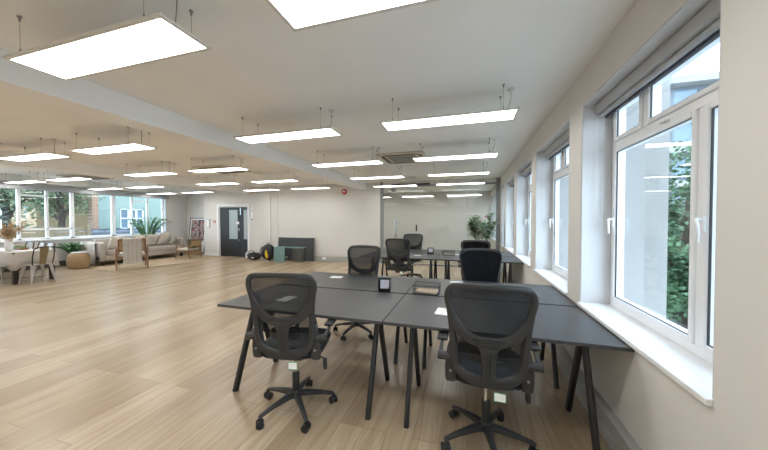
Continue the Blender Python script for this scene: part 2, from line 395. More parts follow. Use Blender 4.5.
for z in (.98, 1.40): m.cyl((-2.36, YF-.045, z), (-2.36, YF+.11, z), .008)
m.build('pull_bar', M['chrome'], gd, smooth=40)
MB().box((-2.40, YF+.03, .93), (-2.32, YF+.08, 1.02), .004).build('door_lock', M['alu'], gd)
MB().box((-2.51, YF+.035, GZ-.16), (-2.36, YF+.078, GZ-.02), .003).build('patch_fitting', M['alu'], gd)
tag(MB().box((-1.67, YF+.03, 1.12), (-1.62, YF+.049, 1.34), .005).build('door_keeper', M['slate'], None), 'small dark keeper plate on the glass partition door edge', 'keeper').parent = gd

for k_ in ('label', 'category'):
    for ch in gd.children:
        if k_ in ch: del ch[k_]
struct('trim_7', MB().box((-2.5, YF+.0, GZ+.055), (-1.2, YF+.03, GZ+.10)), M['slate'], bevel=.003)

# ---- right windows
def window(n, y0, y1, full=True):
    xi, xo = 1.17, 1.24; z0, z1 = SILL, HEAD; f = .055
    w_ = bpy.data.objects.new('window_%d' % n, None); C.objects.link(w_); w_['kind'] = 'structure'
    w_.location = (1.2, (y0+y1)/2, z0)
    def B(mb, name, mt, **k):
        o = mb.build(name, mt, w_, **k); o.matrix_parent_inverse = Matrix.Translation(w_.location).inverted(); return o
    B(MB().box((XR-.025, y0+.002, z0-.03), (xo, y1-.002, z0), .006).box((XR-.022, y0-.0, z0-.03), (XR+.0, y1, z0-.001), .004), 'window_sill', M['white'])
    # reveal linings
    B(MB().box((XR+.004, y1-.012, z0), (xi, y1-.0005, z1)).box((XR+.004, y0+.0005, z0), (xi, y0+.012, z1)).box((XR+.004, y0+.012, z1-.012), (xi, y1-.012, z1-.0005)), 'reveal_lining', M['reveal'])
    y0 += .012; y1 -= .012; z1 -= .012
    zt = 2.09
    ym = y0 + .43; yt = y1 - .47
    if not full: ym = None; yt = None
    m = MB(); m.box((xi, y0, z0), (xo, y0+f, z1)); m.box((xi, y1-f, z0), (xo, y1, z1)); m.box((xi, y0+f, z0), (xo, y1-f, z0+f)); m.box((xi, y0+f, z1-f), (xo, y1-f, z1))
    m.box((xi, y0+f, zt), (xo, y1-f, zt+f))
    if full: m.box((xi, ym-f/2, z0+f), (xo, ym+f/2, zt)); m.box((xi, yt-f/2, zt+f), (xo, yt+f/2, z1-f))
    B(m, 'window_frame', M['upvc'], bevel=.006)
    cells = [(y0+f, y1-f, z0+f, zt), (y0+f, y1-f, zt+f, z1-f)]
    if full: cells = [(y0+f, ym-f/2, z0+f, zt), (ym+f/2, y1-f, z0+f, zt), (y0+f, yt-f/2, zt+f, z1-f), (yt+f/2, y1-f, zt+f, z1-f)]
    for a, b, c_, e in cells:
        s = .032; m = MB(); X0, X1 = xi-.012, xo-.01
        m.box((X0, a, c_), (X1, a+s, e)); m.box((X0, b-s, c_), (X1, b, e)); m.box((X0, a+s, c_), (X1, b-s, c_+s)); m.box((X0, a+s, e-s), (X1, b-s, e))
        B(m, 'sash', M['upvc'], bevel=.007)
        B(MB().box((X0+.02, a+s-.004, c_+s-.004), (X0+.026, b-s+.004, e-s+.004)), 'pane', M['glass'])
        k = .004; g = MB()
        for q in ((a+s, a+s+k, c_+s, e-s), (b-s-k, b-s, c_+s, e-s), (a+s, b-s, c_+s, c_+s+k), (a+s, b-s, e-s-k, e-s)): g.box((X0+.010, q[0], q[2]), (X0+.020, q[1], q[3]))
        B(g, 'glazing_gasket', M['slate'])
    # handles on the far jamb and on the mullion
    hs = [(y1-f-.02, -1), (ym-f/2-.02 if full else None, 1)]
    for hy, sg in hs:
        if hy is None: continue
        m = MB(); hx = xi-.012
        m.box((hx-.012, hy-.012, 1.44), (hx, hy+.012, 1.52), .004)
        m.tube([(hx-.008, hy, 1.50), (hx-.03, hy, 1.505), (hx-.045, hy-.012, 1.50), (hx-.05, hy-.03, 1.47), (hx-.046, hy-.028, 1.42), (hx-.042, hy-.02, 1.385)], [.008, .009, .009, .009, .008, .006], 8)
        B(m, 'window_handle', M['white'], smooth=50)
    if full:
        m = MB().box((xi-.03, yt-.26, zt+.01), (xi, yt-.20, zt+.022), .003).cyl((xi-.02, yt-.33, z1-f-.02), (xi-.02, yt-.25, z1-f-.02), .007)
        B(m, 'top_catch', M['white'])
    return w_
for i, (a, b) in enumerate(wins): window(i+1, a, b, b-a > 1)
where = {2: 'partly beside the camera', 3: 'nearest the camera', 4: 'second from the camera', 5: 'third from the camera', 6: 'fourth from the camera', 7: 'narrowest and farthest, before the glass partition', 1: 'unseen behind the camera', 8: 'in the room behind the glass, nearer one', 9: 'in the room behind the glass, farther added one'}
for i, (a, b) in enumerate(wins):
    t_ = thing('roller_blind', 'grey rolled-up blind, right-hand window ' + where[i+1], 'blind', (1.08, (a+b)/2, HEAD-.015), group='roller blinds at the right-hand windows')
    h = (b-a)/2 - .02
    MB().box((-.045, -h, -.085), (.05, h, -.003), .012).build('cassette', M['blind'], t_, smooth=40)
    MB().tube([(.0, -h+.03, -.10), (.0, h-.03, -.10)], .018).build('fabric_roll', M['blind'], t_, smooth=40)
    MB().box((.02, -h+.03, -.128), (.04, h-.03, -.108), .004).build('bottom_bar', M['blinddark'], t_)
    m = MB(); y = h-.012
    m.tube([(-.03, y, -.09), (-.03, y, -1.02), (-.025, y, -1.05), (-.005, y, -1.075), (.015, y, -1.05), (.02, y, -1.02), (.02, y, -.09)], .0016, 6)
    m.build('pull_chain', M['vase'], t_, smooth=60)

# ---- left long window
x0, x1 = XL-.20, XL-.12
wl = bpy.data.objects.new('window_12', None); C.objects.link(wl); wl['kind'] = 'structure'
m = MB(); m.box((x0, LY0, LZ0), (x1, LY0+.06, LZ1)); m.box((x0, LY1-.06, LZ0), (x1, LY1, LZ1)); m.box((x0, LY0, LZ0), (x1, LY1, LZ0+.06)); m.box((x0, LY0, LZ1-.06), (x1, LY1, LZ1))
mul = [1.95, 2.95, 3.95, 5.03, 5.62, 6.22, 7.38, 8.0, 8.57]
thick = {5.03: .07, 6.22: .09, 7.38: .12}
for y in mul:
    h = thick.get(y, .06)/2; m.box((x0, y-h, LZ0), (x1, y+h, LZ1))
E_ = [LY0]+mul+[LY1]
for a, b in zip(E_, E_[1:]):
    if b <= 6.3: m.box((x0, a, 1.18), (x1, b, 1.23))
for a, b in ((5.03, 5.62), (8.0, 8.57)): m.box((x0, a, 2.22), (x1, b, 2.27))
m.build('window_frame', M['upvc'], wl, bevel=.006)
for a, b in zip(E_, E_[1:]): MB().box((x0+.03, a+.02, LZ0+.03), (x0+.036, b-.02, LZ1-.03)).build('pane', M['glass'], wl)
MB().box((XL-.14, LY0, LZ0-.03), (XL+.06, LY1, LZ0), .006).build('window_sill', M['white'], wl)
MB().box((x1, LY1-.01, LZ0), (XL+.0, LY1, LZ1)).build('reveal_lining', M['reveal'], wl)
tag(MB().box((XL+.002, 1.3, 2.40), (XL+.11, 9.3, 2.53), .015).build('blind_cassette', M['blind']), 'long grey blind cassette running above the left windows', 'blind')

# ================================================================== CEILING PANELS
def make_panel():
    t = thing('ceiling_light_panel', '', 'ceiling light', group='suspended light panels')
    L, W = 1.375/2, .31/2
    m = MB(); f = .022
    m.box((-L, -W, 0), (L, -W+f, .014)); m.box((-L, W-f, 0), (L, W, .014)); m.box((-L, -W+f, 0), (-L+f, W-f, .014)); m.box((L-f, -W+f, 0), (L, W-f, .014))
    m.box((-L+f, -W+f, .008), (L-f, W-f, .013))
    m.build('panel_frame', M['panel_frame'], t)
    MB().box((-L+f, -W+f, .001), (L-f, W-f, .0075)).build('diffuser', M['diffuser'], t)
    for sx in (-1, 1):
        for sy in (-1, 1):
            x, y = sx*(L-.14), sy*(W-.02)
            wv = MB().cyl((x, y, .01), (x, y, .245), .0011, n=5); wv.cyl((x, y, .012), (x, y, .045), .004, n=6)
            o = wv.build('suspension_wire', M['wire'], t)
            MB().lathe([(.012, .0), (.012, -.005), (.007, -.010), (.005, -.028), (.003, -.032)], 8, (x, y, .249)).build('ceiling_hook', M['wire'], o)
    MB().lathe([(.03, 0), (.03, -.012), (.022, -.016), (.003, -.017)], 14, (L-.06, -.02, .249)).build('ceiling_rose', M['panel_frame'], t)
    MB().tube([(L-.06, -.02, .235), (L-.055, -.02, .18), (L-.07, -.015, .10), (L-.10, .0, .05), (L-.12, .01, .014)], .003, 6).build('power_cable', M['wire'], t, smooth=60)
    return t
panel = make_panel()
cols = [(-.23, 'first column from the right-hand windows'), (-2.18, 'second column from the right-hand windows'), (-5.05, 'third column, just left of the near beam'),
        (-7.0, 'fourth column, between the two beams'), (-9.93, 'fifth column, left of the far beam'), (-11.8, 'column nearest the left-hand windows')]
rows = [(-2.55, 'unseen second row behind the camera'), (-.70, 'unseen row just behind the camera'), (1.26, 'nearest row to the camera'), (3.08, 'second row from the camera'), (4.92, 'third row from the camera'), (6.74, 'fourth row from the camera'), (8.56, 'last row before the far wall')]  # rows behind the camera are unseen, added for the light they give
first = True
for cx, cl in cols:
    for ry, rl in rows:
        lb = 'hanging white LED panel, ' + cl + ', ' + rl
        x_, y_ = cx, ry
        if cx < -4 and ry > 2: y_ -= .17
        if ry == 1.26 and cx > -3: x_, y_ = cx-.012, ry-.03
        if first: panel.location = (x_, y_, 2.54); panel['label'] = lb; first = False
        else: dup(panel, (x_, y_, 2.54), 0, lb)
for cx, cl in ((-.15, 'right-hand one'), (-2.1, 'middle one'), (-4.0, 'left one')):
    p_ = dup(panel, (cx, 12.2, 2.50), 0, 'hanging LED panel seen through the glass partition, ' + cl)

# AC cassettes
M['acwhite'] = mat('ac_cassette_plastic', (.62, .57, .49), .5, var=.03)
M['acgrille'] = mat('ac_grille', (.30, .29, .26), .6, var=.1)
M['acslot'] = mat('ac_louver_dark', (.13, .09, .06), .6, var=.1)
def ac(x, y, label):
    t = thing('air_conditioner', label, 'air conditioner', (x, y, ZC), group='ceiling air conditioners')
    MB().box((-.46, -.46, -.035), (.46, .46, -.001), .012).build('cover', M['acwhite'], t)
    MB().box((-.28, -.28, -.046), (.28, .28, -.034), .006).build('intake_grille', M['acgrille'], t)
    for k in range(4):
        mt = Matrix.Rotation(k*PI/2, 4, 'Z')
        MB().box((-.30, -.40, -.044), (.30, -.345, -.034), .004, mtx=mt).build('louver', M['acslot'], t)
        m = MB(); pts = [Vector((.30+.07*math.sin(a), -.372+.07*(1-math.cos(a)), -.040)) for a in [R(x) for x in range(0, 91, 15)]]
        m.tube([mt @ p for p in pts], .006, 6).build('corner_trim', M['acslot'], t)
ac(-1.27, 5.75, 'ceiling air conditioner cassette between the two right-hand panel columns')
ac(-5.95, 5.75, 'ceiling air conditioner cassette just left of the near beam')
ac(-10.87, 5.6, 'ceiling air conditioner cassette nearest the left-hand windows')

# ================================================================== DESKS
def beamleg(a, b, wd=.042, dp=.028): return MB().tube([a, b], 0, 8, flat=(wd, dp), front=(1, 0, 0))
def make_desk():
    t = thing('desk', '', 'desk', group='black trestle desks')
    MB().box((-.775, -.41, .718), (.775, .41, .742), .004).build('desktop', M['desk'], t)
    for sx, x in ((-1, -.56), (1, .67)):
        for sy, yf in ((-1, -.43), (1, .12)):
            x2 = x; ya = -.16+sy*.02
            MB().tube([(x2, yf, 0), (x2, ya, .70)], 0, 8, flat=(.054, .038), front=(1, 0, 0)).build('leg', M['deskedge'], t, smooth=30)
        MB().box((x-.03, -.17, .695), (x+.03, .30, .718), .003).build('mounting_plate', M['deskedge'], t)
    MB().box((-.58, .24, .66), (.58, .25, .718)).box((-.57, -.10, .69), (.57, -.075, .7175)).build('crossbar', M['deskedge'], t)
    return t
dk = make_desk()
xl, xr = -1.385, .155+.02-.02
spots = [((xl-.002, 2.42), 'black trestle desk at the front left, touching the open floor side'), ((.152+.02, 2.42), 'black trestle desk at the front right, nearest the camera by the windows'),
         ((xl-.002, 3.27), 'black trestle desk behind the front-left desk'), ((.152+.02, 3.27), 'black trestle desk behind the front-right desk, against the window wall'),
         ((xl, 5.92), 'black trestle desk in the far group, front left'), ((.165, 5.92), 'black trestle desk in the far group, front right by the windows'),
         ((xl, 6.77), 'black trestle desk in the far group, back left'), ((.165, 6.77), 'black trestle desk in the far group, back right by the windows')]
for i, ((x, y), lb) in enumerate(spots):
    x = -1.387 if x < -1 else .169
    if i == 0: dk.location = (x, y, 0); dk['label'] = lb
    else:
        d_ = dup(dk, (x, y, 0), 0, lb)
        if x > 0:
            for ch in d_.children:
                if ch.name.startswith(('leg', 'mounting')): ch.location.x = -.075 if ch.data.vertices[0].co.x > 0 else -.03

# ================================================================== SWIVEL CHAIR
def bs(x, z, off=0):   # back surface
    t = (z-.52)/.60
    return Vector((x*.97, -.200 - .10*max(t, 0)**1.4 + .55*x*x + off, z+.012*max(0, min(1, t))))
def closed_curve(pts, n=8):   # catmull
    P = [Vector((*p, 0)) for p in pts]; N = len(P); out = []
    for i in range(N):
        p0, p1, p2, p3 = P[i-1], P[i], P[(i+1) % N], P[(i+2) % N]
        for k in range(n):
            t = k/n; out.append(.5*((2*p1)+(-p0+p2)*t+(2*p0-5*p1+4*p2-p3)*t*t+(-p0+3*p1-3*p2+p3)*t**3))
    return out
def open_curve(pts, n=8):
    P = [Vector(p) for p in pts]; P = [P[0]*2-P[1]] + P + [P[-1]*2-P[-2]]; out = []
    for i in range(1, len(P)-2):
        p0, p1, p2, p3 = P[i-1:i+3]
        for k in range(n):
            t = k/n; out.append(.5*((2*p1)+(-p0+p2)*t+(2*p0-5*p1+4*p2-p3)*t*t+(-p0+3*p1-3*p2+p3)*t**3))
    return out + [P[-2]]
def lerp_w(n, ws):
    out = []
    for i in range(n):
        u = i/(n-1)*(len(ws)-1); k = min(int(u), len(ws)-2); f = u-k
        out.append(tuple(ws[k][j]*(1-f)+ws[k+1][j]*f for j in (0, 1)))
    return out
def outline_halfwidth(z):
    T = [(.55, .16), (.62, .19), (.70, .20), (.80, .213), (.90, .234), (1.0, .258), (1.05, .262), (1.085, .253), (1.105, .235), (1.12, .18)]
    for (a, u), (b, v) in zip(T, T[1:]):
        if z <= b: return u+(v-u)*max(0, (z-a))/(b-a)
    return .17
def make_chair(dense=False, phase=66):
    t = thing('office_chair', '', 'chair', group='black mesh office chairs')
    # base
    m = MB(); m.lathe([(.022, .085), (.036, .09), (.038, .125), (.032, .145), (.026, .15)], 20)
    base = m.build('star_base', M['plastic'], t, smooth=40)
    ph = R(phase)
    for k in range(5):
        a = ph+k*2*PI/5; c, s = math.cos(a), math.sin(a)
        m = MB(); pts = [(c*r, s*r, z) for r, z in ((.02, .118), (.09, .116), (.20, .100), (.285, .082), (.300, .074))]
        m.tube(pts, 0, 10, flat=[(.050, .048), (.046, .044), (.034, .030), (.028, .024), (.022, .018)], front=(0, 0, 1))
        m.build('base_leg', M['plastic'], base, smooth=45)
        cx, cy = c*.292, s*.292; an = a + (k*1.3+.4)
        ca, sa = math.cos(an), math.sin(an); m = MB()
        m.cyl((cx, cy, .045), (cx, cy, .078), .008, n=8)
        m.tube([(cx-ca*.012, cy-sa*.012, .030), (cx+ca*.012, cy+sa*.012, .030)], .020, 14)
        for sg in (-1, 1):
            m.tube([(cx+sg*ca*.010, cy+sg*sa*.010, .028), (cx+sg*ca*.013, cy+sg*sa*.013, .028), (cx+sg*ca*.026, cy+sg*sa*.026, .028), (cx+sg*ca*.028, cy+sg*sa*.028, .028)], [.024, .028, .028, .024], 18)
        m.build('castor', M['black'], t, smooth=40)
    MB().lathe([(.027, .14), (.027, .285), (.024, .29)], 20).build('lift_sleeve', M['black'], t, smooth=40)
    MB().lathe([(.014, .28), (.014, .44)], 16).build('gas_lift', M['chrome'], t, smooth=40)
    MB().box((-.09, -.10, .425), (.09, .11, .482), .012).box((-.13, -.02, .45), (.13, .06, .475), .008).build('tilt_mechanism', M['plastic'], t, smooth=40)
    MB().tube([(.06, .0, .445), (.17, -.02, .435), (.235, -.03, .425), (.245, -.035, .41)], .006, 8).tube([(.245, -.035, .425), (.25, -.04, .37), (.252, -.045, .345)], [.014, .018, .012], 12).build('height_lever', M['plastic'], t, smooth=50)
    tg = MB().box((.03, -.222, .425), (.10, -.2205, .480)).build('hang_tag', M['paper'], t, label='white hang tag with green border')
    g = MB()
    for a, b, c_, d in ((.03, .034, .425, .48), (.096, .10, .425, .48), (.03, .10, .425, .429), (.03, .10, .476, .48)): g.box((a, -.2226, c_), (b, -.222, d))
    g.build('tag_border', M['green'], tg)
    # seat
    def seat_fn(u, v, top):
        a = u*2*PI
        sx = math.copysign(abs(math.cos(a))**.55, math.cos(a)); sy = math.copysign(abs(math.sin(a))**.55, math.sin(a))
        return sx, sy
    def slab(hw, hd, z0, z1, cy, rim, wf=0):
        m = MB(); prof = [(0, z0), (.6, z0), (1-rim*.5, z0+.003), (1, z0+(z1-z0)*.4), (1-rim*.2, z1-(z1-z0)*.22), (1-rim, z1-.002), (.6, z1), (0.02, z1-.004)]
        n = 40; rings = []
        for k_, z in prof:
            ring = []
            for i in range(n):
                sx, sy = seat_fn(i/n, 0, 0); k = max(k_, .02); y = cy+sy*hd*k
                zz = z - (wf*max(0, (y-cy)/hd-.55)**1.6)
                ring.append(m.bm.verts.new((sx*hw*k, y, zz)))
            rings.append(ring)
        for A, B in zip(rings, rings[1:]):
            for i in range(n): m.bm.faces.new((A[i], A[(i+1) % n], B[(i+1) % n], B[i]))
        m.bm.faces.new(rings[0][::-1]); m.bm.faces.new(rings[-1]); return m
    slab(.245, .255, .500, .562, .04, .22, .04).build('seat', M['fabric'], t, smooth=60)
    slab(.235, .245, .478, .505, .04, .12, .035).build('seat_shell', M['plastic'], t, smooth=60)
    # back frame
    ring = closed_curve([(-.236, .97), (-.245, 1.04), (-.215, 1.093), (-.12, 1.105), (0, 1.108), (.12, 1.105), (.215, 1.093), (.245, 1.04), (.236, .97), (.20, .88), (.13, .80), (.0, .765), (-.13, .80), (-.20, .88)], 6)
    fl = []
    for p in ring:
        z = p.y; w_ = .038 if z > .95 else .042+.02*min(1, (.95-z)/.12)
        fl.append((w_, .024))
    m = MB(); m.tube([bs(p.x, p.y, -.012) for p in ring], 0, 12, closed=True, flat=fl, front=(0, 1, 0))
    fr = m.build('back_frame', M['plastic'], t, smooth=50)
    for sg in (-1, 1):
        m = MB(); pts = open_curve([(sg*.238, .96, 0), (sg*.222, .86, 0), (sg*.213, .76, 0), (sg*.206, .66, 0), (sg*.192, .60, 0), (sg*.15, .555, 0), (sg*.07, .53, 0), (0, .525, 0)], 6)
        m.tube([bs(p.x, p.y, -.012) for p in pts], 0, 12, flat=lerp_w(len(pts), [(.03, .022), (.036, .026), (.04, .028), (.044, .03), (.05, .03), (.06, .03), (.07, .03), (.07, .03)]), front=(0, 1, 0))
        m.build('side_upright', M['plastic'], fr, smooth=50)
    m = MB(); pts = [bs(0, z, -.014) for z in (.80, .76, .72, .66, .60, .54, .51)]
    m.tube(pts, 0, 12, flat=[(.20, .022), (.145, .026), (.10, .030), (.078, .034), (.074, .034), (.085, .034), (.09, .03)], front=(0, 1, 0))
    for z in (.765, .75, .735): m.tube([bs(x, z-.02*abs(x)*4, -.030) for x in (-.05, -.02, 0, .02, .05)], .004, 6)
    for sg in (-1, 1): m.tube([bs(sg*.012, z, -.032) for z in (.70, .60, .54)], .003, 6)
    m.build('spine', M['plastic'], fr, smooth=50)
    # mesh
    def mf(u, v):
        z = .68+v*(1.095-.68); hw = outline_halfwidth(z)-.012
        return bs((u*2-1)*hw, z, .010+.012*math.sin(v*PI))
    MB().grid(mf, 20, 24, .002, (0, 1, 0)).build('back_mesh', M['meshd'] if dense else M['meshf'], t, smooth=60)
    # edge piping
    pts = [bs(-(outline_halfwidth(z)-.010), z, .010) for z in [.575+.04*i for i in range(13)]]
    pts += [bs(x, 1.108-.02*abs(x/.2)**3, .006) for x in [(-.2+.4*i/10) for i in range(11)]]
    pts += [bs(outline_halfwidth(z)-.010, z, .010) for z in reversed([.575+.04*i for i in range(13)])]
    MB().tube(pts, .008, 8).build('mesh_border', M['plastic'], t, smooth=60)
    # lumbar pad
    m = MB()
    for sg in (-1, 1):
        m.tube([bs(sg*x, z, .030) for x, z in ((.025, .70), (.06, .712), (.105, .705), (.115, .67), (.10, .635), (.05, .625), (.025, .64))], .007, 8)
    m.grid(lambda u, v: bs((u*2-1)*.105, .635+v*.065, .032), 8, 4, .008, (0, 1, 0))
    for z in (.645, .662, .679): m.tube([bs(x, z, .026) for x in (-.09, 0, .09)], .004, 6)
    m.build('lumbar_support', M['plastic'], t, smooth=50)
    # arms
    for sg in (-1, 1):
        m = MB()
        m.tube([(sg*.212, -.185, .74), (sg*.214, -.185, .70), (sg*.218, -.182, .64), (sg*.221, -.178, .58), (sg*.221, -.172, .51), (sg*.221, -.168, .485)], 0, 12, flat=[(.040, .024), (.056, .032), (.066, .036), (.070, .036), (.070, .034), (.060, .026)], front=(0, 1, 0))
        m.tube([(sg*.221, -.16, .505), (sg*.215, -.02, .478), (sg*.15, .02, .472)], 0, 8, flat=(.03, .02), front=(0, 0, 1))
        arm = m.build('armrest', M['plastic'], t, smooth=50)
        MB().cyl((sg*.22, -.182, .645), (sg*.300, -.182, .645), .026).build('pivot', M['plastic'], arm, smooth=40)
        MB().cyl((sg*.221, -.194, .560), (sg*.221, -.203, .560), .008).build('bolt', M['alu'], arm, smooth=40)
        MB().cyl((sg*.216, -.198, .680), (sg*.216, -.207, .680), .008).build('bolt', M['alu'], arm, smooth=40)
        MB().tube([(sg*.280, -.18, .635), (sg*.285, -.15, .655), (sg*.285, -.06, .670), (sg*.283, .0, .685)], 0, 10, flat=[(.022, .03), (.022, .026), (.024, .022), (.05, .016)], front=(1, 0, 0)).build('arm_post', M['plastic'], arm, smooth=40)
        MB().box((sg*.283-.036, -.06, .683), (sg*.283+.036, .18, .707), .011, 3).build('arm_pad', M['plastic'], arm, smooth=50)
    return t
c1 = make_chair(False, 17)
c1.location = (-1.31, 1.95, 0); c1.rotation_euler = (0, 0, R(12)); c1['label'] = 'black mesh swivel chair pushed under the front-left desk, facing away from the camera'
c2 = make_chair(False, 66)
c2.location = (.12, 2.0, 0); c2['label'] = 'black mesh swivel chair at the front-right desk, largest and nearest the camera'
c3 = make_chair(False, 10)
c3.location = (-1.42, 3.50, 0); c3.rotation_euler = (0, 0, PI+R(-3)); c3['label'] = 'black mesh swivel chair behind the near-left desks, facing the camera'
c4 = make_chair(True, 30)
c4.location = (.16, 3.50, 0); c4.rotation_euler = (0, 0, PI+R(2)); c4['label'] = 'dense-backed black swivel chair behind the near-right desks, facing the camera'
dup(c1, (-1.33, 5.68, 0), R(2), 'black mesh swivel chair left of centre at the far desks, back to camera')
dup(c3, (-1.35, 7.08, 0), PI+R(6), 'black mesh swivel chair on the far side of the far desks, facing the camera')
dup(c4, (.13, 5.62, 0), R(0), 'dense-backed black swivel chair at the far desks, in front of the leafy plant')

# ================================================================== THINGS ON DESKS
DZT = .742
def papers(x, y, rz, w_, d, label, h=.006):
    t = MB().box((-w_/2, -d/2, 0), (w_/2, d/2, h), .001).build('paper_notepad', M['paper']); t.location = (x, y, DZT); t.rotation_euler = (0, 0, rz)
    return tag(t, label, 'notepad', 'white notepads on the desks')
papers(-1.66, 2.33, R(-4), .11, .17, 'white notepad on the front-left desk, seen through the chair back')
t_ = papers(-.19, 2.36, R(-5), .12, .17, 'white notepad on the front-right desk left of the nearest chair', .008)
MB().box((-.004, -.085, .0082), (.003, .085, .0095)).build('notepad_fold', M['cushion'], t_)
papers(-1.66, 3.40, R(5), .15, .10, 'white notepad on the back-left desk beside the facing chair')
papers(-.13, 3.54, R(5), .15, .05, 'white notepad on the back-right desk in front of the facing chair')
papers(-1.02, 5.95, R(8), .14, .10, 'white notepad on the far desks near the left chair')
papers(-.22, 6.35, R(4), .13, .10, 'white notepad behind the wire tray on the far desks')
def holder(x, y, rz, label):
    t = thing('card_holder', label, 'card holder', (x, y, DZT), rz, 'smoky card holders on the desks')
    m = MB(); m.box((-.052, -.04, 0), (.052, .04, .005)); m.box((-.052, .035, .005), (.052, .04, .115)); m.box((-.052, -.04, .005), (-.047, .035, .115)); m.box((.047, -.04, .005), (.052, .035, .115)); m.box((-.047, -.04, .005), (.047, -.036, .03))
    m.build('holder_shell', M['smoke'], t)
    MB().box((-.038, -.004, .0), (.038, .004, .095), .002, mtx=Matrix.Translation((0, -.012, .007)) @ Matrix.Rotation(R(-12), 4, 'X')).build('card_stack', M['lilac'], t)
    t.scale = (1.25, 1.1, 1.15)
    return t
holder(-.85, 2.90, R(8), 'smoky card holder with pale lilac cards on the near desks')
h2 = holder(-.80, 6.38, R(4), 'smoky card holder with pale lilac cards on the far desks')
def wire_tray(x, y, rz, label):
    t = thing('wire_tray', label, 'desk tray', (x, y, DZT), rz, 'black wire letter trays')
    W, D, H_ = .13, .10, .085; m = MB(); r = .0013
    for z in (0.004, H_):
        m.tube([(-W, -D, z), (W, -D, z), (W, D, z), (-W, D, z)], .003, 6, closed=True)
    n = 14
    for i in range(1, n):
        u = -W+2*W*i/n
        m.tube([(u, -D, H_*.75), (u, -D, .004), (u, D, .004), (u, D, H_)], r, 4)
    for i in range(1, 9):
        v = -D+2*D*i/9; m.tube([(-W, v, H_), (-W, v, .004), (W, v, .004), (W, v, H_)], r, 4)
    for k in range(1, 6):
        z = H_*k/6; m.tube([(-W, -D, z), (-W, D, z), (W, D, z), (W, -D, z)], r, 4, closed=(z < H_*.7))
    m.build('wire_basket', M['deskedge'], t)
    return t
wire_tray(-.41, 2.96, R(-2), 'black wire letter tray holding buff envelopes on the near desks')
wire_tray(-.40, 6.30, R(0), 'black wire letter tray holding envelopes on the far desks')
for x, y, lb in ((-.41, 2.95, 'buff envelopes lying in the near wire tray'), (-.40, 6.30, 'buff envelopes lying in the far wire tray')):
    t = thing('envelope_stack', lb, 'envelopes', (x, y, DZT+.007), R(-3), 'envelopes in wire trays')
    for k in range(3):
        MB().box((-.11, -.075, 0), (.11, .075, .005), .001, mtx=Matrix.Translation((0, 0, .006*k)) @ Matrix.Rotation(R(k*2.5-2), 4, 'Z')).build('envelope', [M['buff'], M['paper'], M['buff']][k], t)
# cable port + sockets on floor trunking
m = MB().tube([(XR-.065, 3.9, .15), (XR-.09, 3.85, .17), (XR-.10, 3.78, .13), (XR-.07, 3.74, .10)], .004, 6)
tag(m.build('power_lead', M['skirt'], smooth=60), 'thin grey lead looping out of the trunking under the front-right desk', 'cable')

# ================================================================== PLANTS
def leafshape(m, base, d, up, L, W, n=5, droop=.3, fold=.15):
    d = Vector(d).normalized(); sd = d.cross(Vector(up)).normalized(); nn = sd.cross(d).normalized(); prev = None
    for i in range(n+1):
        u = i/n; w_ = W*math.sin(PI*min(.999, (u*.92+.06)))**.8/2
        c = Vector(base)+d*(L*u)-Vector((0, 0, 1))*(droop*L*u*u)
        row = [m.bm.verts.new(c-sd*w_+nn*fold*w_), m.bm.verts.new(c), m.bm.verts.new(c+sd*w_+nn*fold*w_)]
        if prev:
            for k in (0, 1): m.bm.faces.new((prev[k], prev[k+1], row[k+1], row[k]))
        prev = row
rnd = random.Random(4)
fp = thing('rubber_plant', 'variegated rubber plant with broad leaves in front of the glass partition', 'potted plant', (.36, 8.40, 0))
MB().lathe([(.13, 0), (.16, .02), (.19, .36), (.18, .38), (.17, .36)], 24).build('plant_pot', M['pot'], fp, smooth=40)
MB().lathe([(.005, .345), (.165, .345), (.168, .355), (.005, .36)], 20).build('soil', M['soil'], fp)
ms = MB(); ml = MB(); mp_ = MB()
for k in range(10):
    a = k*2.4; top = Vector((.52*math.cos(a)*(.35+.65*rnd.random()), .32*math.sin(a), 1.25+.42*rnd.random())); b0 = Vector((.03*math.cos(a), .03*math.sin(a), .34))
    P = [b0.lerp(top, u)+Vector((0, 0, .12*math.sin(u*PI))) for u in (0, .25, .5, .75, 1)]
    ms.tube(P, [.012, .010, .008, .006, .004], 6)
    for j in range(24):
        u = .5+.5*j/23; q = P[0].lerp(P[-1], u)+Vector((0, 0, .12*math.sin(u*PI))); an = j*2.4+k
        leafshape(ml, q, (math.cos(an), math.sin(an), .35+.6*(u-.5)), (0, 0, 1), (.21+.07*rnd.random()), .16, droop=.35)
for q in ((-.05, -.12, 1.42), (.1, -.1, 1.55)): leafshape(mp_, q, (.2, -.3, .8), (0, -1, 0), .12, .05); leafshape(mp_, q, (-.3, -.3, .8), (0, -1, 0), .10, .05)
ms.build('stem', M['stem'], fp, smooth=60); ml.build('foliage', M['leafb'], fp, smooth=60); mp_.build('young_leaf', M['leafp'], fp, smooth=60, label='small pink young leaves')

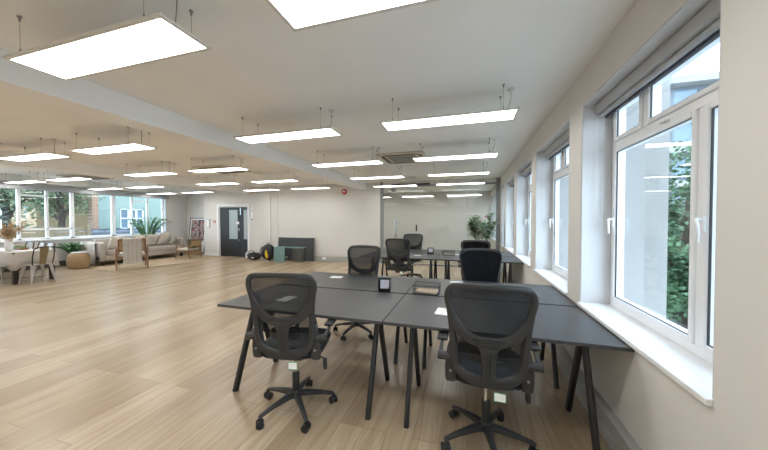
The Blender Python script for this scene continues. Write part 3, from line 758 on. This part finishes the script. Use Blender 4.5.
def palm(loc, label, nf, L, h0, seed, leafl=.22, pot=.3, name='potted_palm', cat='potted plant', spread=1, xmin=-9):
    rn = random.Random(seed)
    t = thing(name, label, cat, loc)
    MB().lathe([(pot*.40, 0), (pot*.5, .02), (pot*.55, pot*1.0), (pot*.52, pot*1.05), (pot*.49, pot)], 20).build('plant_pot', M['pot'], t, smooth=40)
    MB().lathe([(.004, pot*.92), (pot*.48, pot*.92), (pot*.49, pot*.95), (.004, pot*.96)], 16).build('soil', M['soil'], t)
    a_, b_ = MB(), MB()
    for k in range(nf):
        an = k*2.399+rn.random()*.5; el = .5+rn.random()*.9; d = Vector((math.cos(an)*spread, math.sin(an)*spread, el*1.3)).normalized(); LL = L*(.7+.4*rn.random()); P = []
        for i in range(9):
            u = i/8; P.append(Vector((0, 0, pot*.93))+Vector((0, 0, h0*u*.5))+d*LL*u-Vector((0, 0, 1))*(.55*LL*u**2.4)+Vector((d.x, d.y, 0))*LL*.12*u*u)
        a_.tube(P, [.007]*6+[.005, .004, .002], 5)
        for i in range(2, 9):
            for s_ in (0, .5):
                u = min(1, (i+s_)/8); j = min(7, int(u*8)); q = P[j].lerp(P[j+1], u*8-j); tg_ = (P[j+1]-P[j]).normalized(); sd = tg_.cross(Vector((0, 0, 1)))
                for sg in (-1, 1): leafshape(b_, q, tg_*.7+sd*sg*.8+Vector((0, 0, .1)), (0, 0, 1), leafl*(1.1-.5*abs(u-.5)), .034, 3, .5, .1)
    for q_ in (a_, b_):
        for v in q_.bm.verts:
            if v.co.x < xmin: v.co.x = xmin+.03*rn.random()
    a_.build('stem', M['leaf'], t, smooth=60); b_.build('foliage', M['leaf'], t, smooth=60)
    return t
palm((-12.51, 8.35, 0), 'tall arching palm behind the far end of the grey sofa', 24, 1.55, 1.35, 2, .30, .28, xmin=XL+.13-(-12.51), spread=.58)
palm((-12.25, 5.95, 0), 'low leafy palm behind the round jute pouf', 26, .40, .80, 3, .17, .26, spread=1.2, xmin=XL+.10-(-12.22))

# ================================================================== LOUNGE CORNER
tag(MB().prism([(-12.2, 6.0), (-9.6, 5.55), (-9.3, 9.1), (-12.15, 9.2)][::1], .001, .012).build('jute_rug', M['rug'], bevel=.003), 'flat beige jute rug under the lounge furniture', 'rug')
# sofa
sf = thing('sofa', 'long grey fabric sofa along the wall below the left windows', 'sofa', (-11.72, 7.55, .0125))
SY = 1.42
MB().box((-.60, -SY, .14), (.42, SY, .32), .03, 3).build('sofa_base', M['sofa'], sf, smooth=50)
for k in (-1, 1):
    MB().box((-.60, k*SY-(.18 if k > 0 else 0), .14), (.43, k*SY+(.18 if k < 0 else 0), .72), .045, 4).build('arm', M['sofa'], sf, smooth=50)
    MB().box((-.22, -.006 if k > 0 else -SY+.19, .30), (.45, SY-.19 if k > 0 else -.006-.002, .48), .045, 4).build('seat_cushion', M['sofa'], sf, smooth=50)
    MB().box((-.38, -.006 if k > 0 else -SY+.19, .46), (-.08, SY-.19 if k > 0 else -.008, .84), .06, 4).build('back_cushion', M['sofa'], sf, smooth=50)
MB().box((-.62, -SY+.02, .14), (-.36, SY-.02, .76), .05, 4).build('backrest', M['sofa'], sf, smooth=50)
for sx in (-.5, .35):
    for sy in (-SY+.1, SY-.1): MB().box((sx-.03, sy-.03, 0), (sx+.03, sy+.03, .15), .004).build('leg', M['dkwood'], sf)
# throw over the near arm
def throw_fn(u, v):
    x = -12.18+u*.74; s = v*1.31; wav = .005*math.sin(u*40)
    if s < .68: y, z = 6.13-.028-wav-.012, .07+s
    elif s < .92: y, z = 6.115+(s-.68), .75+.01*math.sin(u*30)
    else: y, z = 6.345, .75-(s-.92)*.5+.0
    return Vector((x+.02*math.sin(v*9), y-.02, z))
tag(MB().grid(throw_fn, 40, 30, .006, (0, .004, .01)).build('knitted_throw', M['throw'], smooth=60), 'cream throw draped over the near arm of the grey sofa', 'throw')
def cushion(x, y, z, rx, rz, s, mt, label, name='scatter_cushion'):
    m = MB(); n = 12
    def f(sg):
        return lambda u, v: Vector(((u-.5)*s, sg*.075*s/.45*(max(0, 1-abs(2*u-1)**2.6)*max(0, 1-abs(2*v-1)**2.6))**.5, (v-.5)*s))
    m.grid(f(1), n, n); m.grid(f(-1), n, n); bmesh.ops.remove_doubles(m.bm, verts=m.bm.verts[:], dist=1e-4)
    o = m.build(name, mt, smooth=70); o.location = (x, y, z); o.rotation_euler = (rx, 0, rz)
    return tag(o, label, 'cushion', 'cushions on the seats')
cushion(-11.57, 6.66, .73, R(-22), R(-62), .42, M['fluffy'], 'fluffy ivory cushion at the near end of the sofa')
cushion(-11.57, 7.40, .75, R(-20), R(-80), .42, M['fluffy'], 'fluffy cream cushion left of centre on the sofa')
cushion(-11.57, 7.86, .75, R(-20), R(-85), .42, M['cushion'], 'patterned pale cushion in the middle of the sofa')
cushion(-11.55, 8.30, .78, R(-20), R(-70), .50, M['cushion'], 'large plain beige cushion towards the far end of the sofa')
cushion(-11.42, 8.60, .71, R(-24), R(-60), .38, M['throw'], 'smaller light cushion against the far arm of the sofa')
# poufs
pf = thing('round_pouf', 'round woven jute pouf before the low palm', 'pouf', (-11.55, 5.72, 0))
MB().lathe([(.20, 0), (.27, .02), (.31, .12), (.32, .26), (.30, .40), (.22, .47), (.02, .48)], 32).build('pouf_body', M['wicker'], pf, smooth=60)
m = MB()
for k in range(9):
    z = .03+k*.050; r = [.275, .295, .310, .318, .322, .320, .314, .302, .26][k]
    m.tube([(r*math.cos(a*PI/16), r*math.sin(a*PI/16), z) for a in range(32)], .011, 6, closed=True)
m.build('braid_rings', M['wicker'], pf, smooth=60)
pf.scale = (.8, .8, 1)
tr = thing('serving_tray', 'small pale tray on top of the round pouf', 'tray', (-11.55, 5.74, .486))
MB().lathe([(.01, 0), (.17, 0), (.175, .004), (.01, .005)], 24).build('tray_base', M['runner'], tr)
MB().tube([(.172*math.cos(a*PI/12), .172*math.sin(a*PI/12), .012) for a in range(24)], .008, 6, closed=True).build('tray_rim', M['runner'], tr, smooth=60)
pc = thing('wicker_basket_stool', 'small woven stool at the far end of the sofa', 'stool', (-11.25, 9.35, 0.0))
MB().box((-.19, -.19, 0), (.19, .19, .42), .04, 3).build('stool_body', M['wicker'], pc, smooth=50)
m = MB()
for k in range(8): m.tube([(-.192, -.192, .03+k*.05), (.192, -.192, .03+k*.05), (.192, .192, .03+k*.05), (-.192, .192, .03+k*.05)], .008, 6, closed=True)
m.build('weave_bands', M['wicker'], pc, smooth=60)
# wooden lounge chairs
def lounge(loc, rz, label, blanket, cush):
    t = thing('lounge_chair', label, 'armchair', loc, rz, 'wooden lounge chairs')
    W = .33
    for sx in (-1, 1):
        MB().tube([(sx*W, .33, 0), (sx*W, .31, .35), (sx*W, .29, .60)], [.016, .020, .022], 10).build('leg', M['wood'], t, smooth=50)
        MB().tube([(sx*W, -.36, 0), (sx*W, -.31, .35), (sx*W, -.28, .58)], [.016, .020, .022], 10).build('leg', M['wood'], t, smooth=50)
        MB().tube([(sx*W, .36, .605), (sx*W, .15, .62), (sx*W, -.15, .60), (sx*W, -.32, .585)], 0, 10, flat=[(.04, .025), (.06, .028), (.055, .028), (.04, .025)], front=(0, 0, 1)).build('armrest', M['wood'], t, smooth=50)
        MB().tube([(sx*W*.86, -.20, .36), (sx*W*.86, -.34, .62), (sx*W*.86, -.44, .84)], [.018, .020, .018], 10).build('back_post', M['wood'], t, smooth=50)
        MB().box((sx*W-.015, -.32, .33), (sx*W+.015, .31, .37), .005).build('side_rail', M['wood'], t)
    MB().box((-W, .28, .32), (W, .31, .37), .005).build('seat_rail', M['wood'], t); MB().box((-W, -.31, .32), (W, -.28, .37), .005).build('seat_rail', M['wood'], t)
    MB().box((-W*.86, -.465, .80), (W*.86, -.425, .87), .012).build('top_rail', M['wood'], t)
    MB().box((-W*.86, -.31, .50), (W*.86, -.285, .55), .008).build('back_rail', M['wood'], t)
    MB().grid(lambda u, v: Vector(((u*2-1)*W*.84, -.30-.13*v, .53+.28*v)), 6, 6, .006, (0, 1, 0)).build('cane_back', M['canework'], t)
    MB().box((-W+.03, -.27, .36), (W-.03, .33, .46), .035, 3).build('seat_cushion', M['cushion'], t, smooth=50)
    t.scale = (1.06, 1.06, 1.08)
    return t
la = lounge((-9.95, 6.18, .0125), R(60), 'wooden lounge chair seen from behind with a cream blanket over its back', 1, 0)
lb_ = lounge((-10.40, 8.40, .0125), R(98), 'wooden lounge chair with olive cushion beside the leaning poster', 0, 1)
def blanket_fn(u, v):
    x = (u-.5)*.40; s = v*1.05
    if s < .20: y, z = -.375-.0*s, .62+s*1.27
    elif s < .26: y, z = -.39-(s-.20)*1.4, .876
    else:
        y, z = -.478+.0*(s-.26), .876-(s-.26)*.88
    return Vector((x+.004*math.sin(z*30), y-.012*math.sin(u*14)**2, z))
b_ = MB().grid(blanket_fn, 24, 30, .006, (0, 0, .004)).build('draped_blanket', M['throw'], smooth=60)
b_.location = la.location; b_.rotation_euler = la.rotation_euler; b_.scale = la.scale
m = MB()
for k in range(25):
    x = -.2+k*.4/24; m.tube([(x, -.482, .190), (x+.003, -.484, .15)], .004, 5)
m.build('fringe', M['throw'], b_)
tag(b_, 'cream fringed blanket hanging over the back of the nearer lounge chair', 'blanket')
ol = mat('olive_velvet', (.10, .10, .05), .8, var=.2, scale=20)
o_ = cushion(-10.21, 8.40, .58, R(-18), R(98), .36, ol, 'olive green cushion on the lounge chair by the poster')
lb_.scale = (.86, .86, .86)
# poster
ps = thing('framed_poster', 'black-framed picture poster leaning against the alcove wall', 'poster', (-11.86, 9.92, .0), R(0))
ps.rotation_euler = (R(-7), 0, R(4))
m = MB(); W_, H_ = .46, 1.60; z0_ = .0
m.box((-W_, -.015, z0_), (-W_+.03, .015, H_)); m.box((W_-.03, -.015, z0_), (W_, .015, H_)); m.box((-W_, -.015, z0_), (W_, .015, .03)); m.box((-W_, -.015, H_-.03), (W_, .015, H_))
m.build('picture_frame', M['artdark'], ps)
MB().box((-W_+.03, -.005, .03), (W_-.03, .005, H_-.03)).build('mount_board', M['paper'], ps)
def art():
    mm = bpy.data.materials.new('abstract_figures_print'); mm.use_nodes = True; t = mm.node_tree; b = t.nodes['Principled BSDF']; b.inputs['Roughness'].default_value = .4
    c = t.nodes.new('ShaderNodeTexCoord'); v = t.nodes.new('ShaderNodeTexNoise'); v.inputs['Scale'].default_value = 5; v.inputs['Detail'].default_value = 2
    r = t.nodes.new('ShaderNodeValToRGB'); r.color_ramp.interpolation = 'CONSTANT'; e = r.color_ramp.elements
    e[0].position = 0; e[0].color = (.03, .03, .04, 1); e[1].position = .44; e[1].color = (.35, .10, .07, 1)
    for p_, cc in ((.50, (.45, .36, .30, 1)), (.56, (.10, .12, .15, 1)), (.62, (.42, .24, .12, 1))): x = e.new(p_); x.color = cc
    t.links.new(c.outputs['Object'], v.inputs['Vector']); t.links.new(v.outputs['Fac'], r.inputs['Fac']); t.links.new(r.outputs[0], b.inputs['Base Color']); return mm
MB().box((-.36, -.009, .56), (.36, -.005, 1.50)).build('printed_picture', art(), ps)
m = MB().box((-.31, -.009, .44), (.12, -.005, .50)).box((-.31, -.009, .34), (.31, -.005, .37)).box((-.31, -.009, .28), (.20, -.005, .30))
m.build('caption_lines', M['slate'], ps)

# ================================================================== DINING
tb = thing('dining_table', 'dining table with dark legs under a linen cloth at the far left', 'table', (-11.25, 4.12, 0), R(3))
TL, TW = 1.22, .36
MB().box((-TL, -TW, .70), (TL, TW, .735), .005).build('tabletop', M['dkwood'], tb)
for sx in (-1, 1):
    for sy in (-1, 1): MB().box((sx*(TL-.06)-.04, sy*(TW-.05)-.04, 0), (sx*(TL-.06)+.04, sy*(TW-.05)+.04, .70), .005).build('leg', M['dkwood'], tb)
cl = thing('tablecloth', 'greige linen cloth hanging over the dining table edges', 'tablecloth', (-11.25, 4.12, 0), R(3))
m = MB(); n = 120; rings = []
def rr(i, off):
    per = [(TL+off, TW+off)]; a = 2*PI*i/n; hw, hd = TL+off, TW+off
    ca, sa = math.cos(a), math.sin(a); k = min(hw/abs(ca) if abs(ca) > 1e-6 else 1e9, hd/abs(sa) if abs(sa) > 1e-6 else 1e9)
    return ca*k, sa*k
for off, z in ((-.30, .742), (-.02, .742), (.008, .738), (.014, .70), (.03, .58), (.045, .44)):
    ring = []
    for i in range(n):
        x, y = rr(i, off); wv = (.742-z)*.09*math.sin(i*1.05)+(.742-z)*.05*math.sin(i*.37); L_ = math.hypot(x, y)
        corner = max(0, 1-abs(abs(math.atan2(y, x)) % PI - math.atan2(TW, TL))/.12) if z < .6 else 0
        dz = -.14*corner if z < .5 else -.05*corner
        ring.append(m.bm.verts.new((x*(1+wv/L_*1.0), y*(1+wv/L_), z+dz)))
    rings.append(ring)
for A, B in zip(rings, rings[1:]):
    for i in range(n): m.bm.faces.new((A[i], A[(i+1) % n], B[(i+1) % n], B[i]))
m.bm.faces.new(rings[0])
o_ = m.build('linen_sheet', M['cloth'], cl, smooth=60)
sd_ = o_.modifiers.new('solid', 'SOLIDIFY'); sd_.thickness = .003; sd_.offset = 1
rn_ = MB().box((-1.1, -.17, 0), (1.12, .17, .003), .001).build('table_runner', M['runner']); rn_.location = (-11.25, 4.12, .7465); rn_.rotation_euler = (0, 0, R(3))
tag(rn_, 'white runner lying along the dining table cloth', 'table runner')
# vase and pampas
vs = thing('vase', 'white vase holding dried pampas on the dining table', 'vase', (-10.60, 3.98, .7505))
MB().lathe([(.055, 0), (.075, .03), (.085, .12), (.07, .22), (.045, .29), (.05, .33), (.042, .33), (.036, .29), (.01, .28)], 24).build('vase_body', M['vase'], vs, smooth=60)
vs.scale = (.85, .85, .85)
pm = thing('pampas_bouquet', 'tan dried pampas bouquet standing in the white vase', 'dried flowers', (-10.60, 3.98, 1.03))
a_, b_ = MB(), MB(); rn2 = random.Random(9)
for k in range(40):
    an = rn2.random()*2*PI; sp = .04+rn2.random()*.22; tip = Vector((math.cos(an)*sp, math.sin(an)*sp*1.1, .16+.18*rn2.random()))
    a_.tube([(0, 0, -.2), (tip.x*.3, tip.y*.3, .02), tuple(tip)], .003, 4)
    for j in range(26):
        u = .35+.9*rn2.random(); q = Vector((tip.x*u, tip.y*u, tip.z*u)); d = Vector((rn2.uniform(-1, 1), rn2.uniform(-1, 1), rn2.uniform(-.1, 1)))
        leafshape(b_, q, d, (0, 0, 1) if abs(d.x)+abs(d.y) > .1 else (1, 0, 0), .08, .018, 2, .2, 0)
a_.build('dried_stems', M['pampas'], pm); b_.build('plumes', M['pampas'], pm)
bw = thing('planter_bowl', 'shallow tray of green succulents on the dining table', 'planter', (-10.80, 4.22, .7505), R(3))
MB().box((-.22, -.07, 0), (.22, .07, .05), .01).build('trough', M['wood'], bw)
m = MB()
for k in range(90):
    q = Vector((rn2.uniform(-.2, .2), rn2.uniform(-.055, .055), .045)); leafshape(m, q, (rn2.uniform(-1, 1), rn2.uniform(-1, 1), .8), (.3, .2, 1), .06, .025, 3, .1)
m.build('greenery', mat('fresh_green', (.16, .26, .05), .6, var=.3), bw, smooth=60)
def metal_chair(loc, rz, label, splat):
    t = thing('metal_dining_chair', label, 'chair', loc, rz, 'metal chairs around the dining table')
    for sx in (-1, 1):
        for sy in (-1, 1):
            MB().tube([(sx*.15, sy*.14, .44), (sx*.21, sy*.21, 0)], 0, 8, flat=[(.075, .03), (.028, .024)], front=(0, sy, 0)).build('leg', M['tolix'], t, smooth=50)
        MB().tube([(sx*.17, -.17, .44), (sx*.185, -.205, .62), (sx*.175, -.24, .80)], .011, 8).build('back_post', M['darkmetal'], t, smooth=50)
    MB().box((-.185, -.18, .435), (.185, .185, .455), .008).build('seat', M['tolix'], t, smooth=50)
    MB().tube([(-.175, -.24, .80), (-.15, -.25, .845), (-.08, -.255, .86), (.08, -.255, .86), (.15, -.25, .845), (.175, -.24, .80)], .012, 8).build('top_rail', M['darkmetal'], t, smooth=50)
    MB().grid(lambda u, v: Vector(((u-.5)*(.11+.05*v), -.175-.075*v, .45+.40*v)), 4, 8, .005, (0, 1, 0)).build('backrest_splat', splat, t)
    MB().tube([(-.18, -.18, .15), (.18, .18, .15)], .006, 6).tube([(.18, -.18, .15), (-.18, .18, .15)], .006, 6).build('cross_brace', M['darkmetal'], t)
    return t
metal_chair((-9.82, 4.12, 0), R(94), 'metal dining chair with olive backrest at the open end of the dining table', M['olive'])
metal_chair((-10.25, 3.66, 0), R(8), 'metal dining chair cut by the left edge of the photo on the near side', M['darkmetal'])
q1 = metal_chair((-11.15, 4.70, 0), R(184), 'metal dining chair on the window side, rightmost of the three backs', M['tolix'])
dup(q1, (-11.65, 4.74, 0), R(178), 'metal dining chair on the window side, middle of the three backs')
dup(q1, (-12.15, 4.72, 0), R(182), 'metal dining chair on the window side, behind the vase')

# ================================================================== BY THE FAR WALL
bag = lambda n_, lb, cat: None
rn3 = random.Random(5)
t = MB().ball((0, 0, .14), .16, 3, (.75, .6, 1.0), .22, rn3).build('plastic_bag', M['clearbag'], smooth=40); t.location = (-7.98, 8.85, .02); tag(t, 'pale crumpled plastic bag at the left end of the bags by the door', 'bag')
t = thing('duffel_bag', 'black crumpled duffel bag lying between the plastic bag and the rucksack', 'bag', (-7.68, 8.80, 0))
MB().ball((0, 0, .14), .15, 3, (2.0, 1.1, .95), .18, rn3).build('bag_body', M['bagblk'], t, smooth=50)
MB().tube([(-.15, -.1, .24), (-.12, -.12, .33), (0, -.12, .36), (.12, -.12, .31), (.14, -.1, .23)], .012, 8).build('carry_handle', M['bagblk'], t, smooth=50)
MB().box((-.25, -.17, .10), (-.17, -.15, .15), .004).box((.02, -.18, .08), (.12, -.16, .12), .004).build('bag_label', M['paper'], t)
t = thing('rucksack', 'black rucksack with yellow front pocket standing by the wall', 'rucksack', (-7.10, 8.86, 0)); t.scale = (1.1, 1.1, 1.12)
MB().ball((0, 0, .27), .27, 3, (.95, .62, 1.0), .08, rn3).build('bag_body', M['bagblk'], t, smooth=50)
MB().ball((.04, -.12, .23), .13, 2, (.55, .5, 1.2), .05, rn3).build('front_pocket', M['yellow'], t, smooth=50)
MB().tube([(-.05, 0, .52), (-.04, -.02, .58), (.03, -.02, .585), (.05, 0, .53)], .010, 8).build('grab_loop', M['bagblk'], t, smooth=50)
MB().tube([(-.17, -.10, .45), (-.20, -.17, .30), (-.17, -.15, .12)], 0, 8, flat=(.04, .012), front=(0, 1, 0)).build('shoulder_strap', M['slate'], t, smooth=50)
MB().tube([(.18, -.08, .42), (.22, -.15, .25), (.30, -.12, .06)], 0, 8, flat=(.035, .012), front=(0, 1, 0)).build('shoulder_strap', M['bagblk'], t, smooth=50)
# board
t = thing('leaning_board', 'large dark grey board leaning upright on the far wall', 'board', (-6.12, 9.10, 0)); t.rotation_euler = (R(-6), 0, 0)
MB().box((-.76, -.012, 0), (.76, .012, .84), .004).build('board_sheet', M['slate'], t)
MB().box((-.45, -.016, .50), (.35, -.012, .52)).box((-.45, -.016, .50), (-.43, -.012, .44)).box((.33, -.016, .50), (.35, -.012, .44)).build('raised_trim', M['black'], t)
MB().box((-.08, -.02, .42), (.14, -.012, .50), .004).build('bracket', M['alu'], t)
MB().box((-.40, -.02, .08), (-.33, -.012, .13), .002).build('sticker', M['paper'], t)
t = thing('side_bench', 'low teal bench with a clear end panel in front of the dark board', 'bench', (-6.16, 8.68, 0))
MB().box((-.55, -.02, 0), (-.10, .015, .52), .006).build('teal_panel', M['teal'], t)
MB().box((-.55, .0, .50), (.60, .26, .525), .004).build('top_shelf', M['teal'], t)
MB().box((.24, -.012, 0), (.60, -.004, .50), .002).box((.592, -.004, 0), (.60, .26, .50)).build('clear_panel', M['acrylic'], t)
# wall fittings
t = thing('fire_alarm_sounder', 'round red fire alarm with white cross high on the far wall', 'alarm', (-4.22, YF-.002, 2.50))
MB().tube([(0, 0, 0), (0, -.03, 0), (0, -.045, 0)], [.10, .10, .075], 24).build('alarm_body', M['red'], t, smooth=40)
MB().box((-.055, -.050, -.014), (.055, -.045, .014)).box((-.014, -.050, -.055), (.014, -.045, -.014)).box((-.014, -.050, .014), (.014, -.045, .055)).build('white_cross', M['paper'], t)
def plate(x, z, w_, h, label, name, parts=True, mt=None):
    t = thing(name, label, 'wall fitting', (x, YF-.004 if x < -8.02 or x > -7.0 else YF-.035, z))
    MB().box((-w_/2, -.02, -h/2), (w_/2, 0, h/2), .004).build('plate', mt or M['white'], t)
    return t
t = plate(-8.18, 1.78, .12, .30, 'white thermostat controller right of the charcoal door', 'wall_controller'); MB().box((-.04, -.024, .02), (.04, -.02, .12)).build('display', M['lilac'], t)
t = plate(-8.18, 1.50, .13, .16, 'white entry panel with dark lens below the thermostat', 'entry_panel'); MB().box((-.03, -.026, -.02), (.03, -.02, .04), .003).build('lens', M['black'], t)
t = plate(-8.18, 1.10, .16, .20, 'white light switch plate right of the door', 'light_switch')
for a in (-1, 1):
    for b in (-1, 1): MB().box((a*.035-.025, -.026, b*.045-.035), (a*.035+.025, -.02, b*.045+.035), .003).build('rocker', M['reveal'], t)
t = plate(-10.08, 1.42, .11, .11, 'small red fire call point left of the door', 'fire_call_point', mt=M['red']); MB().box((-.03, -.024, -.03), (.03, -.02, .03)).build('press_glass', M['paper'], t)
t = plate(-10.42, 1.35, .22, .36, 'white framed notice on the alcove end wall beside the call point', 'wall_notice', mt=M['skirt']); MB().box((-.09, -.024, -.16), (.09, -.02, .16)).build('notice_sheet', M['paper'], t)
t = plate(-5.0, .10, .16, .09, 'double socket set in the grey trunking of the far wall', 'wall_socket'); t.location.y = YF-.056
t = thing('smoke_detector', 'small round detector on the ceiling left of the near beam', 'detector', (-4.9, 7.4, ZC-.001)); MB().lathe([(.01, -.04), (.035, -.04), (.05, -.025), (.05, 0)], 20).build('detector_body', M['vase'], t, smooth=40)

# ================================================================== OUTSIDE, RIGHT
m = MB()
for i, (a, b) in enumerate(wins[:-1]):
    nx = wins[i+1][0]
    m.box((XR+.30, b-.035, -4.0), (XR+.60, nx+.035, 4.6))
struct('wall_outer_piers', m, M['concrete'])
G0 = -4.0
struct('ground_right', MB().box((2.2, -40, G0-.3), (90, 90, G0)), M['asphalt'])
def tree(loc, h, cr_, label, leafm, n, seed, squash=1.0, name='broadleaf_tree', lf=.16, group=None):
    rn = random.Random(seed); t = thing(name, label, 'tree', loc, group=group)
    mt = MB(); trunk_top = h*.55
    mt.tube([(0, 0, 0), (.05, .03, trunk_top*.5), (-.04, .05, trunk_top), (.05, 0, h*.8)], [.16, .13, .09, .04], 10)
    bl = []
    for k in range(8):
        a = k*2.4; z0 = trunk_top*(.55+.06*k); p1 = Vector((math.cos(a)*cr_*.7, math.sin(a)*cr_*.7, z0+cr_*.7))
        mt.tube([(0, 0, z0), tuple(Vector((0, 0, z0)).lerp(p1, .5)+Vector((0, 0, .15))), tuple(p1)], [.06, .04, .015], 6); bl.append(p1)
    mt.build('trunk', M['bark'], t, smooth=60)
    ml = MB(); cz = h-cr_*squash
    blobs = []
    for k in range(26):
        while True:
            v = Vector((rn.uniform(-1, 1), rn.uniform(-1, 1), rn.uniform(-1, 1)))
            if v.length < 1: break
        blobs.append((Vector((v.x*cr_*.8, v.y*cr_*.8, cz+v.z*cr_*squash*.85)), cr_*(.25+.2*rn.random())))
    for k in range(n):
        c, r = blobs[k % len(blobs)]
        v = Vector((rn.gauss(0, 1), rn.gauss(0, 1), rn.gauss(0, 1))).normalized()*r*(.6+.5*rn.random()); q = c+v
        d = Vector((rn.uniform(-1, 1), rn.uniform(-1, 1), rn.uniform(-.6, .6))).normalized(); s_ = d.orthogonal().normalized(); s_ = (s_*math.cos(k)+d.cross(s_)*math.sin(k)); L_ = lf*(.6+.7*rn.random())
        vs_ = [ml.bm.verts.new(q), ml.bm.verts.new(q+d*L_*.5+s_*L_*.3), ml.bm.verts.new(q+d*L_), ml.bm.verts.new(q+d*L_*.5-s_*L_*.3)]
        ml.bm.faces.new(vs_)
    ml.build('foliage', leafm, t)
    return t
tree((5.6, 9.6, G0), 7.6, 2.3, 'dense green tree outside the nearest right-hand window', M['treeleaf'], 16000, 3, 1.35)
tree((11.6, 13.2, G0), 7.4, 2.6, 'green tree farther right outside the nearest window', M['treeleaf'], 12000, 4, 1.3, lf=.2)
tree((6.4, 15.6, G0), 6.6, 2.0, 'green tree behind the stone pier outside the right windows', M['treeleaf'], 6000, 5, 1.2, lf=.2)
m = MB(); rn4 = random.Random(8)
for k in range(5000):
    q = Vector((rn4.uniform(3.4, 12), rn4.uniform(5.6, 6.8), rn4.uniform(-3.9, -1.4))); d = Vector((rn4.uniform(-1, 1), rn4.uniform(-1, 1), rn4.uniform(-.2, 1)))
    leafshape(m, q, d, (0, .1, 1), .16, .08, 2, .2)
tag(m.build('hedge', M['hedge']), 'light green hedge low outside the nearest right-hand window', 'hedge')
of = thing('office_building', 'grey office block with stepped glazed terraces seen through the nearest window', 'building', (18, 30, G0))
MB().box((-14, 0, 0), (24, 12, 17.1)).build('building_body', M['facade'], of)
for k in range(6):
    z = .6+k*2.8
    MB().box((-13.6, -.10, z), (23.6, .02, z+1.7)).build('window_band', M['facadegl'], of)
    MB().box((-14.3, -1.1, z+1.95), (24.3, .0, z+2.5)).build('terrace_slab', M['concrete'], of)
    m = MB()
    for j in range(20): m.box((-13.6+j*1.95, -.22, z), (-13.3+j*1.95, -.10, z+1.7))
    m.build('mullions', M['facade'], of)

# ================================================================== OUTSIDE, LEFT
struct('ground_left', MB().box((-60, -30, -.6), (-13.1, 60, -.3)), M['asphalt'])
fc = thing('timber_fence', 'horizontal timber board fence outside the left-hand windows', 'fence', (-15.2, 4.8, -.3))
for k in range(8): MB().box((-.012, -3.5, .05+k*.185), (.012, 3.1, .215+k*.185), .003).build('fence_board', M['fence'], fc)
for y in (-3.4, -2.1, -.8, .6, 1.9, 3.05): MB().box((.012, y-.05, 0), (.10, y+.05, 1.58), .004).build('fence_post', M['fence'], fc)
tree((-17.6, 4.6, -.3), 4.6, 1.35, 'small grey-green tree outside the leftmost window', M['treeleaf2'], 2200, 11, 1.1, lf=.14)
tree((-17.8, 6.6, -.3), 4.8, 1.6, 'wide grey-green tree behind the timber fence, middle of three', M['treeleaf2'], 3200, 12, 1.1, lf=.14)
tree((-18.0, 8.3, -.3), 4.7, 1.3, 'grey-green tree against the ochre wall', M['treeleaf2'], 2600, 13, 1.1, lf=.14)
ob = thing('ochre_building', 'ochre brick building behind the trees left of the green wall', 'building', (-20.5, 9.6, -.3))
MB().box((-3, -1.0, 0), (0, 2.6, 7)).build('brick_wall', M['tanbrick'], ob)
gb = thing('green_brick_building', 'green painted brick building outside the left windows', 'building', (-17.3, 9.3, -.3))
X1 = 0
wy0, wy1, wz0, wz1 = .95, 2.10, 1.30, 2.40
m = MB(); m.box((-.55, 0, 0), (0, wy0, 7)); m.box((-.55, wy1, 0), (0, 6, 7)); m.box((-.55, wy0, 0), (0, wy1, wz0)); m.box((-.55, wy0, wz1), (0, wy1, 7)); m.box((-.55, wy0, wz0), (-.25, wy1, wz1))
m.build('brick_wall', M['green_brick'], gb)
MB().box((.0, -.22, 0), (.06, .0, 7)).box((-.3, -.22, 0), (0, 0, 7)).build('corner_strip', M['brick'], gb)
f = MB(); xa, xb = -.12, -.06
f.box((xa, wy0, wz0), (xb, wy0+.07, wz1)); f.box((xa, wy1-.07, wz0), (xb, wy1, wz1)); f.box((xa, wy0, wz0), (xb, wy1, wz0+.07)); f.box((xa, wy0, wz1-.07), (xb, wy1, wz1))
for u in (.36, .68): y = wy0+(wy1-wy0)*u; f.box((xa, y-.035, wz0), (xb, y+.035, wz1))
f.box((xa, wy0, wz0+.55), (xb, wy1, wz0+.60)); f.box((xb, wy0-.06, wz0-.08), (.06, wy1+.06, wz0-.0))
wf = f.build('sash_window', M['upvc'], gb)
MB().box((xa+.02, wy0+.02, wz0+.02), (xa+.03, wy1-.02, wz1-.02)).build('pane', M['facadegl'], wf)
rf = thing('grey_roof', 'grey-blue sheet roof below the green brick wall outside', 'roof', (-16.3, 9.7, -.3))
MB().box((-.9, -2.2, 1.22), (.9, 1.9, 1.32), .01).build('roof_sheet', M['roofblue'], rf)
MB().box((-.85, -2.15, 0), (.85, 1.85, 1.22)).build('wall_below', M['roofblue'], rf)
m = MB()
for k in range(9): m.box((-.9, -2.1+k*.48, 1.32), (.9, -2.06+k*.48, 1.36))
m.build('standing_seams', M['slate'], rf)
